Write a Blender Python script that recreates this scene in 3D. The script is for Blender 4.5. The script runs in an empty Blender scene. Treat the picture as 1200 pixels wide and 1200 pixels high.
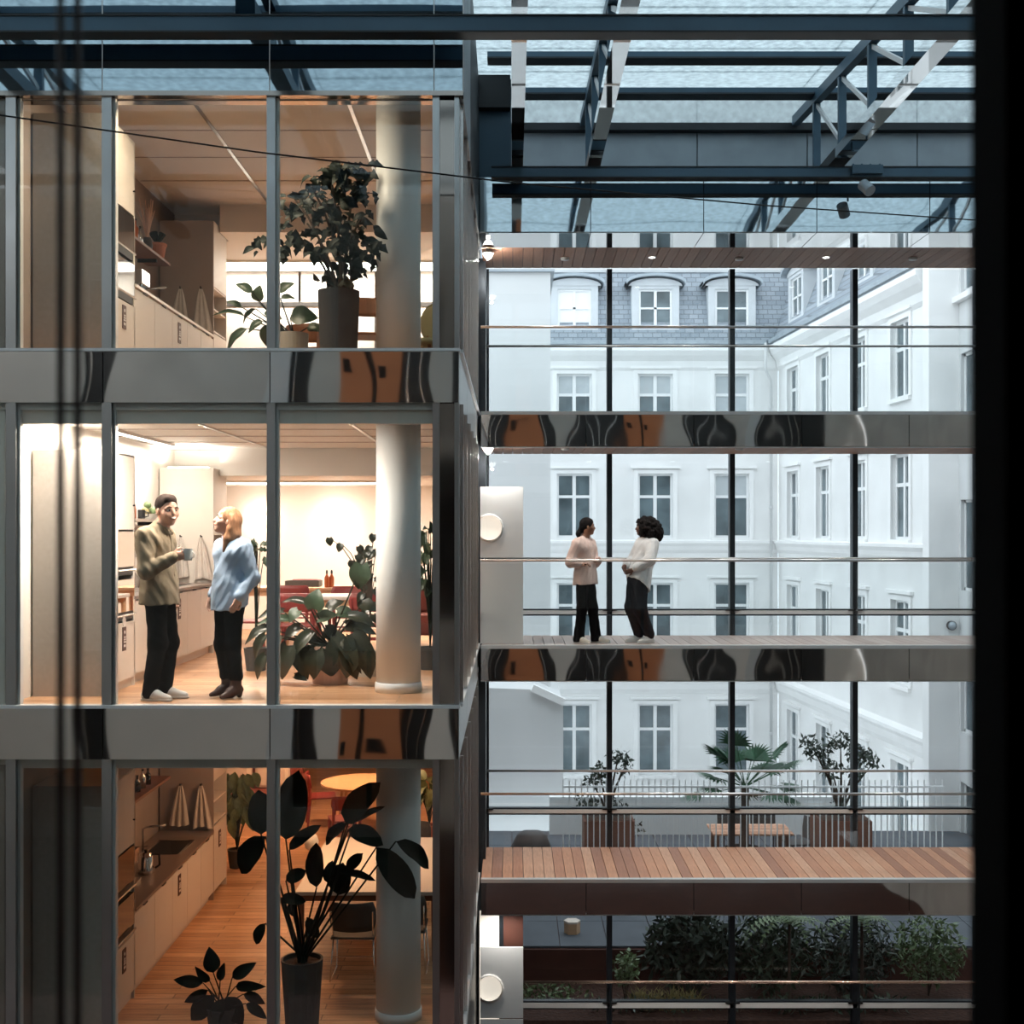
import bpy, math, random
import numpy as np
from mathutils import Vector, Matrix

# ------------------------------------------------------------------ camera, world, exposure
random.seed(11)
rng = np.random.default_rng(5)
sc = bpy.context.scene
col = sc.collection
F, HZ, EYE = 1460.0, 623.0, 1.47          # focal length in px of a 1200 px frame, horizon row, eye height (m)

cam_data = bpy.data.cameras.new('camera')
cam = bpy.data.objects.new('camera', cam_data)
col.objects.link(cam)
cam.location = (0, 0, EYE)
cam.rotation_euler = (math.pi / 2, 0, 0)
cam_data.sensor_width = 36
cam_data.lens = 36 * F / 1200
cam_data.shift_y = (HZ - 600) / 1200
cam_data.clip_start = 0.05
cam_data.clip_end = 300
cam_data.dof.use_dof = True
cam_data.dof.focus_distance = 13.0
cam_data.dof.aperture_fstop = 4.6
sc.camera = cam

world = bpy.data.worlds.new('overcast_sky')
sc.world = world
world.use_nodes = True
wn = world.node_tree
bg = wn.nodes['Background']
tc = wn.nodes.new('ShaderNodeTexCoord')
nz = wn.nodes.new('ShaderNodeTexNoise'); nz.inputs['Scale'].default_value = 2.2; nz.inputs['Detail'].default_value = 4
rp = wn.nodes.new('ShaderNodeValToRGB')
rp.color_ramp.elements[0].position = 0.3; rp.color_ramp.elements[0].color = (0.86, 0.895, 0.92, 1)
rp.color_ramp.elements[1].position = 0.75; rp.color_ramp.elements[1].color = (0.97, 0.985, 1.0, 1)
wn.links.new(tc.outputs['Generated'], nz.inputs['Vector'])
wn.links.new(nz.outputs['Fac'], rp.inputs['Fac'])
wn.links.new(rp.outputs['Color'], bg.inputs['Color'])
bg.inputs['Strength'].default_value = 2.85

vs = sc.view_settings
vs.view_transform = 'Standard'; vs.look = 'None'; vs.gamma = 1.0; vs.use_curve_mapping = False
vs.exposure = 0.0
cy = sc.cycles
cy.use_denoising = True
cy.max_bounces = 10; cy.diffuse_bounces = 4; cy.glossy_bounces = 5
cy.transmission_bounces = 6; cy.transparent_max_bounces = 24
cy.caustics_reflective = False; cy.caustics_refractive = False
cy.sample_clamp_indirect = 6.0

# ------------------------------------------------------------------ helpers
def P(px, py, Y):
    return Vector(((px - 600) / F * Y, Y, EYE - (py - HZ) / F * Y))
def PX(px, Y): return (px - 600) / F * Y
def PZ(py, Y): return EYE - (py - HZ) / F * Y

ORG = {}
def tag(o, label=None, cat=None, group=None, kind=None):
    if label: o['label'] = label
    if cat: o['category'] = cat
    if group: o['group'] = group
    if kind: o['kind'] = kind
    return o
def thing(name, label=None, cat=None, loc=(0, 0, 0), rotz=0.0, group=None, kind=None, local=False):
    o = bpy.data.objects.new(name, None)
    col.objects.link(o)
    o.empty_display_size = 0.1
    o.location = loc
    o.rotation_euler = (0, 0, rotz)
    ORG[o] = Vector((0, 0, 0)) if local else Vector(loc)
    return tag(o, label, cat, group, kind)
def struct(name):
    return thing(name, kind='structure')
def children(o):
    return [c for c in col.objects if c.parent is o]
def copy_tree(o, kids, parent=None):
    c = o.copy(); col.objects.link(c); c.parent = parent
    for k in kids.get(o.name, []):
        copy_tree(k, kids, c)
    return c
def kid_map():
    m = {}
    for o in col.objects:
        if o.parent: m.setdefault(o.parent.name, []).append(o)
    return m
def inst(name, src, parent, loc=None, rot=None, scale=None, mat4=None):
    """another object on the same mesh data, given in the parent's local space"""
    o = bpy.data.objects.new(name, src.data if hasattr(src, 'data') else src)
    col.objects.link(o); o.parent = parent
    if mat4 is not None: o.matrix_local = mat4
    else:
        if loc is not None: o.location = loc
        if rot is not None: o.rotation_euler = rot
        if scale is not None: o.scale = scale
    return o

class MB:
    def __init__(s): s.v = []; s.f = []
    def add(s, vs_, fs_):
        n = len(s.v); s.v += [tuple(p) for p in vs_]; s.f += [tuple(i + n for i in f) for f in fs_]; return s
    def box(s, x0, x1, y0, y1, z0, z1):
        x0, x1 = min(x0, x1), max(x0, x1); y0, y1 = min(y0, y1), max(y0, y1); z0, z1 = min(z0, z1), max(z0, z1)
        return s.add([(x0,y0,z0),(x1,y0,z0),(x1,y1,z0),(x0,y1,z0),(x0,y0,z1),(x1,y0,z1),(x1,y1,z1),(x0,y1,z1)],
                     [(0,3,2,1),(4,5,6,7),(0,1,5,4),(1,2,6,5),(2,3,7,6),(3,0,4,7)])
    def cbox(s, c, sx, sy, sz):
        return s.box(c[0]-sx/2, c[0]+sx/2, c[1]-sy/2, c[1]+sy/2, c[2]-sz/2, c[2]+sz/2)
    def bar(s, a, b, w, h, up=(0, 0, 1)):
        a, b = Vector(a), Vector(b); d = (b - a).normalized(); u = Vector(up)
        if abs(d.dot(u)) > 0.99: u = Vector((0, 1, 0))
        r = d.cross(u).normalized(); u = r.cross(d).normalized()
        vs_ = [e + r*i*w/2 + u*j*h/2 for e in (a, b) for i, j in ((-1,-1),(1,-1),(1,1),(-1,1))]
        return s.add(vs_, [(0,1,2,3),(7,6,5,4),(0,4,5,1),(1,5,6,2),(2,6,7,3),(3,7,4,0)])
    def tube(s, pts, rad, n=8, cap=True):
        pts = [Vector(p) for p in pts]
        rads = rad if isinstance(rad, (list, tuple)) else [rad] * len(pts)
        rings = []; u = None
        for i, p in enumerate(pts):
            d = (pts[min(i+1, len(pts)-1)] - pts[max(i-1, 0)])
            d = d.normalized() if d.length > 1e-9 else Vector((0, 0, 1))
            if u is None:
                u = Vector((0, 0, 1)) if abs(d.z) < 0.9 else Vector((1, 0, 0))
            u = (u - d * u.dot(d)); u = u.normalized() if u.length > 1e-6 else d.orthogonal().normalized()
            w = d.cross(u)
            rings.append([p + (u*math.cos(t) + w*math.sin(t)) * rads[i] for t in [2*math.pi*k/n for k in range(n)]])
        vs_ = [q for r in rings for q in r]; fs_ = []
        for i in range(len(rings)-1):
            for k in range(n):
                a, b = i*n+k, i*n+(k+1) % n
                fs_.append((a, b, b+n, a+n))
        if cap:
            fs_.append(tuple(range(n-1, -1, -1))); fs_.append(tuple((len(rings)-1)*n + k for k in range(n)))
        return s.add(vs_, fs_)
    def lathe(s, prof, c=(0, 0, 0), n=24, cap=True, axis='z'):
        vs_ = []; fs_ = []
        for r, z in prof:
            for k in range(n):
                t = 2*math.pi*k/n
                a, b = r*math.cos(t), r*math.sin(t)
                q = (a, b, z) if axis == 'z' else ((a, z, b) if axis == 'y' else (z, a, b))
                vs_.append((c[0]+q[0], c[1]+q[1], c[2]+q[2]))
        for i in range(len(prof)-1):
            for k in range(n):
                a, b = i*n+k, i*n+(k+1) % n
                fs_.append((a, b, b+n, a+n))
        if cap:
            fs_.append(tuple(range(n-1, -1, -1))); fs_.append(tuple((len(prof)-1)*n + k for k in range(n)))
        return s.add(vs_, fs_)
    def prism(s, poly, axis, a0, a1):
        """poly in the two other axes, extruded along axis from a0 to a1"""
        n = len(poly)
        def q(p, t): return (t, p[0], p[1]) if axis == 'x' else ((p[0], t, p[1]) if axis == 'y' else (p[0], p[1], t))
        vs_ = [q(p, a0) for p in poly] + [q(p, a1) for p in poly]
        fs_ = [tuple(range(n-1, -1, -1)), tuple(range(n, 2*n))] + [(i, (i+1) % n, (i+1) % n + n, i+n) for i in range(n)]
        return s.add(vs_, fs_)
    def build(s, name, mat, parent=None, smooth=False, label=None, cat=None, group=None, kind=None, bevel=0, org=None):
        if parent is not None: o_ = ORG[parent]
        elif org is not None: o_ = Vector(org)
        else:
            a = np.array([tuple(p) for p in s.v]); mn, mx = a.min(0), a.max(0)
            o_ = Vector(((mn[0]+mx[0])/2, (mn[1]+mx[1])/2, mn[2]))
        me = bpy.data.meshes.new(name)
        me.from_pydata([(p[0]-o_[0], p[1]-o_[1], p[2]-o_[2]) for p in s.v], [], s.f)
        me.update()
        if smooth: me.polygons.foreach_set('use_smooth', [True]*len(me.polygons))
        o = bpy.data.objects.new(name, me); col.objects.link(o)
        if mat is not None: me.materials.append(mat)
        if parent is not None: o.parent = parent
        else: o.location = o_
        ORG[o] = Vector(o_)
        if bevel:
            m = o.modifiers.new('b', 'BEVEL'); m.width = bevel; m.segments = 2; m.limit_method = 'ANGLE'
        return tag(o, label, cat, group, kind)

def quick_box(name, mat, parent, *b, **k):
    return MB().box(*b).build(name, mat, parent, **k)

# ------------------------------------------------------------------ materials
M = {}
def mat(name, colr, rough=0.5, metal=0.0, var=0.0, vscale=3.0, bump=0.0, bscale=20.0, stretch=None, emit=None, estr=0.0, spec=0.5, detail=4.0, coat=0.0):
    m = bpy.data.materials.new(name); m.use_nodes = True
    nt = m.node_tree; b = nt.nodes['Principled BSDF']
    b.inputs['Base Color'].default_value = (*colr, 1); b.inputs['Roughness'].default_value = rough
    b.inputs['Metallic'].default_value = metal; b.inputs['Specular IOR Level'].default_value = spec
    if coat: b.inputs['Coat Weight'].default_value = coat
    t = None
    if var or bump:
        t = nt.nodes.new('ShaderNodeTexCoord'); mp = nt.nodes.new('ShaderNodeMapping')
        nt.links.new(t.outputs['Object'], mp.inputs['Vector'])
        if stretch: mp.inputs['Scale'].default_value = stretch
    if var:
        n = nt.nodes.new('ShaderNodeTexNoise'); n.inputs['Scale'].default_value = vscale; n.inputs['Detail'].default_value = detail
        nt.links.new(mp.outputs['Vector'], n.inputs['Vector'])
        r = nt.nodes.new('ShaderNodeValToRGB')
        r.color_ramp.elements[0].position = 0.3; r.color_ramp.elements[1].position = 0.7
        r.color_ramp.elements[0].color = (*[max(0, c*(1-var)) for c in colr], 1)
        r.color_ramp.elements[1].color = (*[min(1, c*(1+var)) for c in colr], 1)
        nt.links.new(n.outputs['Fac'], r.inputs['Fac']); nt.links.new(r.outputs['Color'], b.inputs['Base Color'])
    if bump:
        n2 = nt.nodes.new('ShaderNodeTexNoise'); n2.inputs['Scale'].default_value = bscale; n2.inputs['Detail'].default_value = 2 if metal < 0.9 else 0
        nt.links.new(mp.outputs['Vector'], n2.inputs['Vector'])
        bp = nt.nodes.new('ShaderNodeBump'); bp.inputs['Strength'].default_value = bump; bp.inputs['Distance'].default_value = 0.05
        nt.links.new(n2.outputs['Fac'], bp.inputs['Height']); nt.links.new(bp.outputs['Normal'], b.inputs['Normal'])
    if emit:
        b.inputs['Emission Color'].default_value = (*emit, 1); b.inputs['Emission Strength'].default_value = estr
    M[name] = m
    return m
def glass(name, tint=(1, 1, 1), base=0.04, gain=0.9, rough=0.0, power=5.0):
    """thin pane: transparent with a mirror coat that grows towards grazing angles"""
    m = bpy.data.materials.new(name); m.use_nodes = True; nt = m.node_tree
    for n in list(nt.nodes): nt.nodes.remove(n)
    out = nt.nodes.new('ShaderNodeOutputMaterial'); mix = nt.nodes.new('ShaderNodeMixShader')
    tr = nt.nodes.new('ShaderNodeBsdfTransparent'); gl = nt.nodes.new('ShaderNodeBsdfGlossy')
    lw = nt.nodes.new('ShaderNodeLayerWeight'); lw.inputs['Blend'].default_value = 0.5
    pw = nt.nodes.new('ShaderNodeMath'); pw.operation = 'POWER'; pw.inputs[1].default_value = power
    ml = nt.nodes.new('ShaderNodeMath'); ml.operation = 'MULTIPLY_ADD'; ml.inputs[1].default_value = gain; ml.inputs[2].default_value = base
    tr.inputs['Color'].default_value = (*tint, 1); gl.inputs['Roughness'].default_value = rough
    nt.links.new(lw.outputs['Facing'], pw.inputs[0]); nt.links.new(pw.outputs[0], ml.inputs[0])
    nt.links.new(ml.outputs[0], mix.inputs['Fac']); nt.links.new(tr.outputs[0], mix.inputs[1]); nt.links.new(gl.outputs[0], mix.inputs[2])
    nt.links.new(mix.outputs[0], out.inputs['Surface'])
    M[name] = m
    return m
def plank_mat(name, c1, c2, rough=0.4, scale=(1.0, 1.0, 1.0), row=0.13, bw=1.6, rot=0.0, gap=0.004):
    m = mat(name, c1, rough); nt = m.node_tree; b = nt.nodes['Principled BSDF']
    t = nt.nodes.new('ShaderNodeTexCoord'); mp = nt.nodes.new('ShaderNodeMapping')
    mp.inputs['Rotation'].default_value = (0, 0, rot)
    nt.links.new(t.outputs['Object'], mp.inputs['Vector'])
    br = nt.nodes.new('ShaderNodeTexBrick')
    br.inputs['Color1'].default_value = (*c1, 1); br.inputs['Color2'].default_value = (*c2, 1)
    br.inputs['Mortar'].default_value = (*[c*0.35 for c in c1], 1)
    br.inputs['Scale'].default_value = 1.0; br.inputs['Mortar Size'].default_value = gap
    br.inputs['Brick Width'].default_value = bw; br.inputs['Row Height'].default_value = row
    nt.links.new(mp.outputs['Vector'], br.inputs['Vector'])
    n = nt.nodes.new('ShaderNodeTexNoise'); n.inputs['Scale'].default_value = 6; n.inputs['Detail'].default_value = 6
    mp2 = nt.nodes.new('ShaderNodeMapping'); mp2.inputs['Scale'].default_value = (0.6, 7, 1) if not rot else (7, 0.6, 1)
    nt.links.new(t.outputs['Object'], mp2.inputs['Vector']); nt.links.new(mp2.outputs['Vector'], n.inputs['Vector'])
    mx = nt.nodes.new('ShaderNodeMix'); mx.data_type = 'RGBA'; mx.blend_type = 'MULTIPLY'; mx.inputs['Factor'].default_value = 0.55
    rr = nt.nodes.new('ShaderNodeValToRGB'); rr.color_ramp.elements[0].color = (0.5, 0.42, 0.36, 1); rr.color_ramp.elements[1].color = (1.2, 1.2, 1.2, 1)
    rr.color_ramp.elements[0].position = 0.3; rr.color_ramp.elements[1].position = 0.65
    nt.links.new(n.outputs['Fac'], rr.inputs['Fac'])
    nt.links.new(br.outputs['Color'], mx.inputs[6]); nt.links.new(rr.outputs['Color'], mx.inputs[7])
    nt.links.new(mx.outputs[2], b.inputs['Base Color'])
    return m

mat('white_paint', (0.80, 0.78, 0.75), 0.6, var=0.03)
mat('warm_ceiling', (0.74, 0.68, 0.62), 0.7, var=0.02)
mat('wall_plaster', (0.82, 0.77, 0.71), 0.75, var=0.03)
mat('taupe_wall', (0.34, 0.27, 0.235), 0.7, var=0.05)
mat('cabinet', (0.70, 0.64, 0.58), 0.55, var=0.03, vscale=8)
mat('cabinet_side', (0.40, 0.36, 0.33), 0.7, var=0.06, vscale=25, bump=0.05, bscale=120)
mat('worktop', (0.16, 0.12, 0.105), 0.35)
mat('black', (0.010, 0.010, 0.011), 0.55, spec=0.25)
mat('matt_black', (0.006, 0.006, 0.006), 0.95, spec=0.05)
mat('black_gloss', (0.012, 0.010, 0.010), 0.06)
mat('steel', (0.55, 0.56, 0.57), 0.22, 1.0)
mat('mullion_steel', (0.50, 0.50, 0.50), 0.3, 1.0, bump=0.15, bscale=3.0)
mat('dark_mullion', (0.028, 0.036, 0.045), 0.35, 0.6)
mat('blue_steel', (0.050, 0.105, 0.155), 0.45, 0.1, var=0.08)
mat('dark_steel', (0.010, 0.013, 0.017), 0.5)
mat('copper', (0.80, 0.55, 0.42), 0.25, 0.9)
mat('chrome', (0.80, 0.80, 0.80), 0.02, 1.0)
mat('dormer_grey', (0.60, 0.63, 0.65), 0.7, var=0.05)
mat('mirror_fascia', (0.72, 0.69, 0.665), 0.03, 1.0, bump=0.13, bscale=1.0, stretch=(2.0, 1.0, 1.7))
mat('mirror_parapet', (0.55, 0.62, 0.66), 0.03, 1.0, bump=0.03, bscale=1.0, stretch=(0.7, 1.0, 4.0))
mat('mirror_parapet_dark', (0.40, 0.48, 0.53), 0.03, 1.0, bump=0.03, bscale=1.0, stretch=(0.7, 1.0, 4.0))
mat('bronze_panel', (0.36, 0.31, 0.28), 0.10, 1.0, bump=0.12, bscale=2.0)
mat('alu_edge', (0.74, 0.74, 0.74), 0.4)
mat('fin_steel', (0.62, 0.59, 0.57), 0.25, 1.0)
mat('concrete', (0.60, 0.57, 0.53), 0.85, var=0.12, vscale=1.2, bump=0.05, bscale=40)
mat('dark_bay', (0.020, 0.020, 0.021), 0.35)
mat('orange_panel', (0.62, 0.22, 0.09), 0.6, var=0.05)
mat('rail_steel', (0.62, 0.63, 0.64), 0.3, 0.8)
mat('panel_white', (0.78, 0.80, 0.81), 0.45, var=0.02)
mat('facade', (0.83, 0.83, 0.82), 0.85, var=0.07, vscale=0.7)
mat('facade_grey', (0.66, 0.67, 0.67), 0.85, var=0.05, vscale=0.4)
mat('facade_trim', (0.88, 0.88, 0.87), 0.8, var=0.04, vscale=2)
mat('win_white', (0.85, 0.86, 0.86), 0.5)
mat('win_dark', (0.11, 0.145, 0.16), 0.12, var=0.5, vscale=1.2)
mat('win_blind', (0.50, 0.54, 0.56), 0.6, var=0.06)
mat('zinc', (0.36, 0.41, 0.45), 0.5, 0.2, var=0.1)
mat('glow_glass', (1, 0.95, 0.88), 0.4, emit=(1.0, 0.87, 0.72), estr=0.75)
mat('lamp_white', (1, 1, 1), 0.4, emit=(1.0, 0.93, 0.82), estr=9.0)
mat('lamp_warm', (1, 0.9, 0.75), 0.4, emit=(1.0, 0.74, 0.48), estr=6.0)
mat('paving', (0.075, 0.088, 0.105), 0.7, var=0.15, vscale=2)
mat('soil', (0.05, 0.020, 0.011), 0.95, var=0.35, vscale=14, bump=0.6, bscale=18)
mat('rust_wall', (0.07, 0.021, 0.013), 0.8, var=0.2)
mat('rust_planter', (0.16, 0.060, 0.035), 0.75, var=0.2)
mat('leaf_dark', (0.008, 0.014, 0.010), 0.6, spec=0.2, var=0.3, vscale=6)
mat('leaf_mid', (0.04, 0.066, 0.038), 0.4, var=0.35, vscale=5)
mat('leaf_light', (0.13, 0.19, 0.085), 0.5, var=0.35, vscale=5)
mat('leaf_monstera', (0.020, 0.025, 0.016), 0.28, var=0.35, vscale=7)
mat('leaf_palm', (0.035, 0.095, 0.05), 0.55, spec=0.3, var=0.3, vscale=5)
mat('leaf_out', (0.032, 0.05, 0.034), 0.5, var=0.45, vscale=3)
mat('grass_dry', (0.26, 0.21, 0.08), 0.7, var=0.3)
mat('bark', (0.055, 0.038, 0.027), 0.9, var=0.2)
mat('pot_grey', (0.055, 0.056, 0.057), 0.75, var=0.2, vscale=6, bump=0.1, bscale=30)
mat('pot_pink', (0.62, 0.40, 0.32), 0.6, var=0.06)
mat('pot_cream', (0.42, 0.40, 0.35), 0.7, var=0.1)
mat('red_chair', (0.24, 0.035, 0.035), 0.45)
mat('table_white', (0.80, 0.74, 0.68), 0.4)
mat('table_wood', (0.62, 0.38, 0.22), 0.45, var=0.12, vscale=3, stretch=(1, 12, 1))
mat('brown_wood', (0.20, 0.085, 0.045), 0.5, var=0.15, vscale=3, stretch=(1, 10, 1))
mat('olive_fabric', (0.26, 0.25, 0.15), 0.85)
mat('charcoal', (0.055, 0.052, 0.052), 0.6)
mat('sofa_red', (0.22, 0.055, 0.04), 0.85)
mat('cushion', (0.75, 0.66, 0.58), 0.9, var=0.05)
mat('towel', (0.66, 0.60, 0.55), 0.95, var=0.08, vscale=18, bump=0.25, bscale=60)
mat('sign_brown', (0.085, 0.035, 0.028), 0.6)
mat('sign_white', (0.85, 0.8, 0.76), 0.6)
mat('amber', (0.42, 0.10, 0.02), 0.15)
mat('terracotta', (0.45, 0.17, 0.10), 0.8)
mat('ceramic', (0.74, 0.74, 0.72), 0.35)
mat('skin_tan', (0.50, 0.27, 0.19), 0.55)
mat('skin_fair', (0.62, 0.36, 0.27), 0.55)
mat('skin_brown', (0.25, 0.12, 0.075), 0.55)
mat('skin_deep', (0.15, 0.070, 0.045), 0.55)
mat('lips', (0.36, 0.11, 0.09), 0.5)
mat('teeth', (0.82, 0.79, 0.74), 0.4)
mat('eye_white', (0.75, 0.73, 0.70), 0.3)
mat('iris', (0.03, 0.018, 0.012), 0.2)
mat('hair_black', (0.008, 0.006, 0.006), 0.75, spec=0.15)
mat('hair_brown', (0.022, 0.012, 0.009), 0.8, spec=0.12)
mat('hair_blond', (0.33, 0.16, 0.085), 0.7, spec=0.2, var=0.45, vscale=14, stretch=(3, 3, 0.4))
mat('jacket_olive', (0.235, 0.180, 0.118), 0.9, var=0.08, vscale=30)
mat('shirt_blue', (0.42, 0.54, 0.72), 0.85, var=0.08, vscale=9)
mat('shirt_pink', (0.74, 0.56, 0.50), 0.85, var=0.06, vscale=9)
mat('shirt_white', (0.74, 0.75, 0.76), 0.85, var=0.05, vscale=9)
mat('trousers_black', (0.006, 0.0055, 0.006), 0.9, spec=0.1)
mat('trousers_dark', (0.018, 0.019, 0.024), 0.9, spec=0.1)
mat('shoe_white', (0.74, 0.72, 0.70), 0.6)
mat('shoe_cream', (0.72, 0.66, 0.58), 0.6)
mat('boot_brown', (0.050, 0.020, 0.016), 0.5)
plank_mat('oak_floor', (0.70, 0.41, 0.235), (0.46, 0.235, 0.12), 0.35, row=0.13, bw=1.5, gap=0.006)
for i, c in enumerate([(0.64, 0.32, 0.19), (0.55, 0.26, 0.155), (0.70, 0.39, 0.25), (0.43, 0.20, 0.125)]):
    mat('deck%d' % i, c, 0.65, var=0.18, vscale=5, stretch=(6, 0.7, 1), bump=0.1, bscale=12)
for i, c in enumerate([(0.47, 0.37, 0.33), (0.42, 0.33, 0.29), (0.51, 0.42, 0.38)]):
    mat('deckgrey%d' % i, c, 0.65, var=0.12, vscale=5, stretch=(6, 0.7, 1))
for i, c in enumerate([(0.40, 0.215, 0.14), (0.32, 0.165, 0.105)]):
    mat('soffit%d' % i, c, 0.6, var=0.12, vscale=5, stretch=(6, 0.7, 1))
glass('glass_box', (0.94, 0.96, 0.95), 0.035, 0.85)
glass('glass_curtain', (0.95, 0.98, 1.0), 0.03, 0.8)
glass('glass_rail', (0.97, 0.985, 0.985), 0.02, 0.6)
glass('glass_window', (0.93, 0.95, 0.96), 0.012, 0.3)
glass('glass_oven', (0.30, 0.25, 0.22), 0.35, 0.55)
# roof glass: wet, milky, blue-green
m = mat('roof_glass', (0.55, 0.74, 0.82), 0.25)
nt = m.node_tree; b = nt.nodes['Principled BSDF']
out = nt.nodes['Material Output']
tr = nt.nodes.new('ShaderNodeBsdfTransparent'); tr.inputs['Color'].default_value = (0.345, 0.38, 0.395, 1)
tl = nt.nodes.new('ShaderNodeBsdfTranslucent'); tl.inputs['Color'].default_value = (0.68, 0.76, 0.79, 1)
mx = nt.nodes.new('ShaderNodeMixShader')
t = nt.nodes.new('ShaderNodeTexCoord'); n = nt.nodes.new('ShaderNodeTexNoise'); n.inputs['Scale'].default_value = 11; n.inputs['Detail'].default_value = 5
nt.links.new(t.outputs['Object'], n.inputs['Vector'])
rr = nt.nodes.new('ShaderNodeValToRGB'); rr.color_ramp.elements[0].position = 0.35; rr.color_ramp.elements[1].position = 0.7
rr.color_ramp.elements[0].color = (0.35, 0.35, 0.35, 1); rr.color_ramp.elements[1].color = (0.65, 0.65, 0.65, 1)
nt.links.new(n.outputs['Fac'], rr.inputs['Fac']); nt.links.new(rr.outputs['Color'], mx.inputs['Fac'])
nt.links.new(tr.outputs[0], mx.inputs[1]); nt.links.new(tl.outputs[0], mx.inputs[2]); nt.links.new(mx.outputs[0], out.inputs['Surface'])
# slate roof
m = mat('slate', (0.30, 0.34, 0.38), 0.7); nt = m.node_tree; b = nt.nodes['Principled BSDF']
t = nt.nodes.new('ShaderNodeTexCoord'); mp = nt.nodes.new('ShaderNodeMapping'); mp.inputs['Rotation'].default_value = (math.pi/2, 0, 0)
br = nt.nodes.new('ShaderNodeTexBrick'); br.inputs['Scale'].default_value = 1; br.inputs['Brick Width'].default_value = 0.3; br.inputs['Row Height'].default_value = 0.16
br.inputs['Mortar Size'].default_value = 0.012
br.inputs['Color1'].default_value = (0.33, 0.37, 0.41, 1); br.inputs['Color2'].default_value = (0.24, 0.28, 0.32, 1); br.inputs['Mortar'].default_value = (0.16, 0.18, 0.2, 1)
nt.links.new(t.outputs['Object'], mp.inputs['Vector']); nt.links.new(mp.outputs['Vector'], br.inputs['Vector']); nt.links.new(br.outputs['Color'], b.inputs['Base Color'])
# ------------------------------------------------------------------ glazed office box: slabs, walls, ceilings
XR, YF = -0.446, 10.5            # right corner and front plane of the box
LEVELS = (-3.0, 0.0, 3.0)
YB = {-3.0: 24.0, 0.0: 18.8, 3.0: 18.8}
WALLC = 'wall_plaster'
for i, L in enumerate(LEVELS):
    yb = YB[L]
    MB().box(-9.0, XR-0.03, YF+0.05, yb, L-0.03, L).build('floor', M['oak_floor'], kind='structure', org=(-4, 14, L))
    MB().box(-9.0, XR-0.03, YF+0.05, 24.2, L-0.43, L-0.032).build('trim_slab', M['concrete'], kind='structure')
    cm = M['warm_ceiling' if L else 'white_paint']
    MB().box(-9.0, XR-0.03, YF+0.03, 15.35, L+2.5, L+2.555).build('ceiling', cm, kind='structure')
    MB().box(-9.0, -3.54, 15.35, 15.84, L+2.5, L+2.555).build('ceiling', cm, kind='structure')      # niche over the end cabinet
    MB().box(-3.60, XR-0.03, 15.35, 15.55, L+2.16, L+2.555).box(-3.60, -3.54, 15.55, 15.84, L+2.16, L+2.5).box(-9.0, -3.54, 15.84, 15.90, L+2.16, L+2.555).build('trim_bulkhead', cm, kind='structure')
    MB().box(-3.54, XR-0.03, 15.55, yb, L+2.16, L+2.22).box(-9.0, -3.54, 15.90, yb, L+2.16, L+2.22).build('ceiling', cm, kind='structure')
    # ceiling board joints
    tr_ = struct('trim_ceiling')
    for y in (11.6, 12.5, 13.4, 14.3):
        quick_box('joint_strip', M['taupe_wall'], tr_, -4.27, XR-0.06, y, y+0.012, L+2.494, L+2.5)
    for x in (-3.0, -1.55):
        quick_box('ceiling_channel', M['steel'], tr_, x, x+0.035, YF+0.2, 15.3, L+2.488, L+2.5)
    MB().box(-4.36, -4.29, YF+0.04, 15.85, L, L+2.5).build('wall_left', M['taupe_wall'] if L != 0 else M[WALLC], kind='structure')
    MB().box(-9.0, -4.34, 15.6, 15.75, L, L+2.5).build('wall_partition', M[WALLC], kind='structure')
    MB().box(-9.1, -9.0, YF, yb, L, L+2.5).build('wall_side', M[WALLC], kind='structure')
    MB().box(-9.0, XR-0.03, yb, yb+0.12, L, L+2.5).build('wall_back', M[WALLC], kind='structure')
    MB().box(XR-0.12, XR-0.03, 16.3, yb, L, L+2.5).build('wall_right', M[WALLC], kind='structure')
MB().box(-9.0, XR-0.03, YF+0.05, 19.0, 5.56, 6.05).build('roof_slab', M['dark_steel'], kind='structure')

# fascia bands (polished steel) in front of every slab
JX = [-7.6, -6.22, -4.83, -3.44, -2.035, XR]
k = 1
for L in LEVELS:
    t = struct('trim_%d' % k); k += 1
    for a, b_ in zip(JX[:-1], JX[1:]):
        quick_box('fascia_panel', M['mirror_fascia'], t, a+0.004, b_-0.004, YF-0.03, YF+0.03, L-0.444, L-0.015)
    quick_box('sill_edge', M['alu_edge'], t, JX[0], XR+0.01, YF-0.05, YF+0.06, L-0.015, L+0.01)
    for a, b_ in ((10.5, 12.4), (12.4, 14.3), (14.3, 16.2)):
        quick_box('side_panel', M['alu_edge'], t, XR-0.03, XR, a+0.035, b_-0.004, L-0.444, L-0.015)
    quick_box('side_edge', M['alu_edge'], t, XR-0.04, XR+0.03, YF+0.06, 16.3, L-0.015, L+0.012)
t = struct('trim_%d' % k); k += 1
JP = [-7.6, -6.22, -4.83, -3.44, -2.035, -0.655, -0.41]
for a, b_ in zip(JP[:-1], JP[1:]):
    quick_box('parapet_panel', M['mirror_parapet_dark'], t, a+0.005, b_-0.005, YF-0.04, YF+0.02, 5.17, 6.62)
    quick_box('joint_bead', M['alu_edge'], t, b_-0.005, b_+0.005, YF-0.038, YF, 5.17, 6.62)
quick_box('bottom_bead', M['bronze_panel'], t, JP[0], -0.41, YF-0.05, YF+0.05, 5.13, 5.17)
for a, b_ in ((10.55, 12.3), (12.31, 14.2), (14.21, 16.2)):
    quick_box('side_panel', M['dark_steel'] if a > 12 else M['zinc'], t, -0.46, -0.41, a, b_, 5.13, 7.05)

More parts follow.
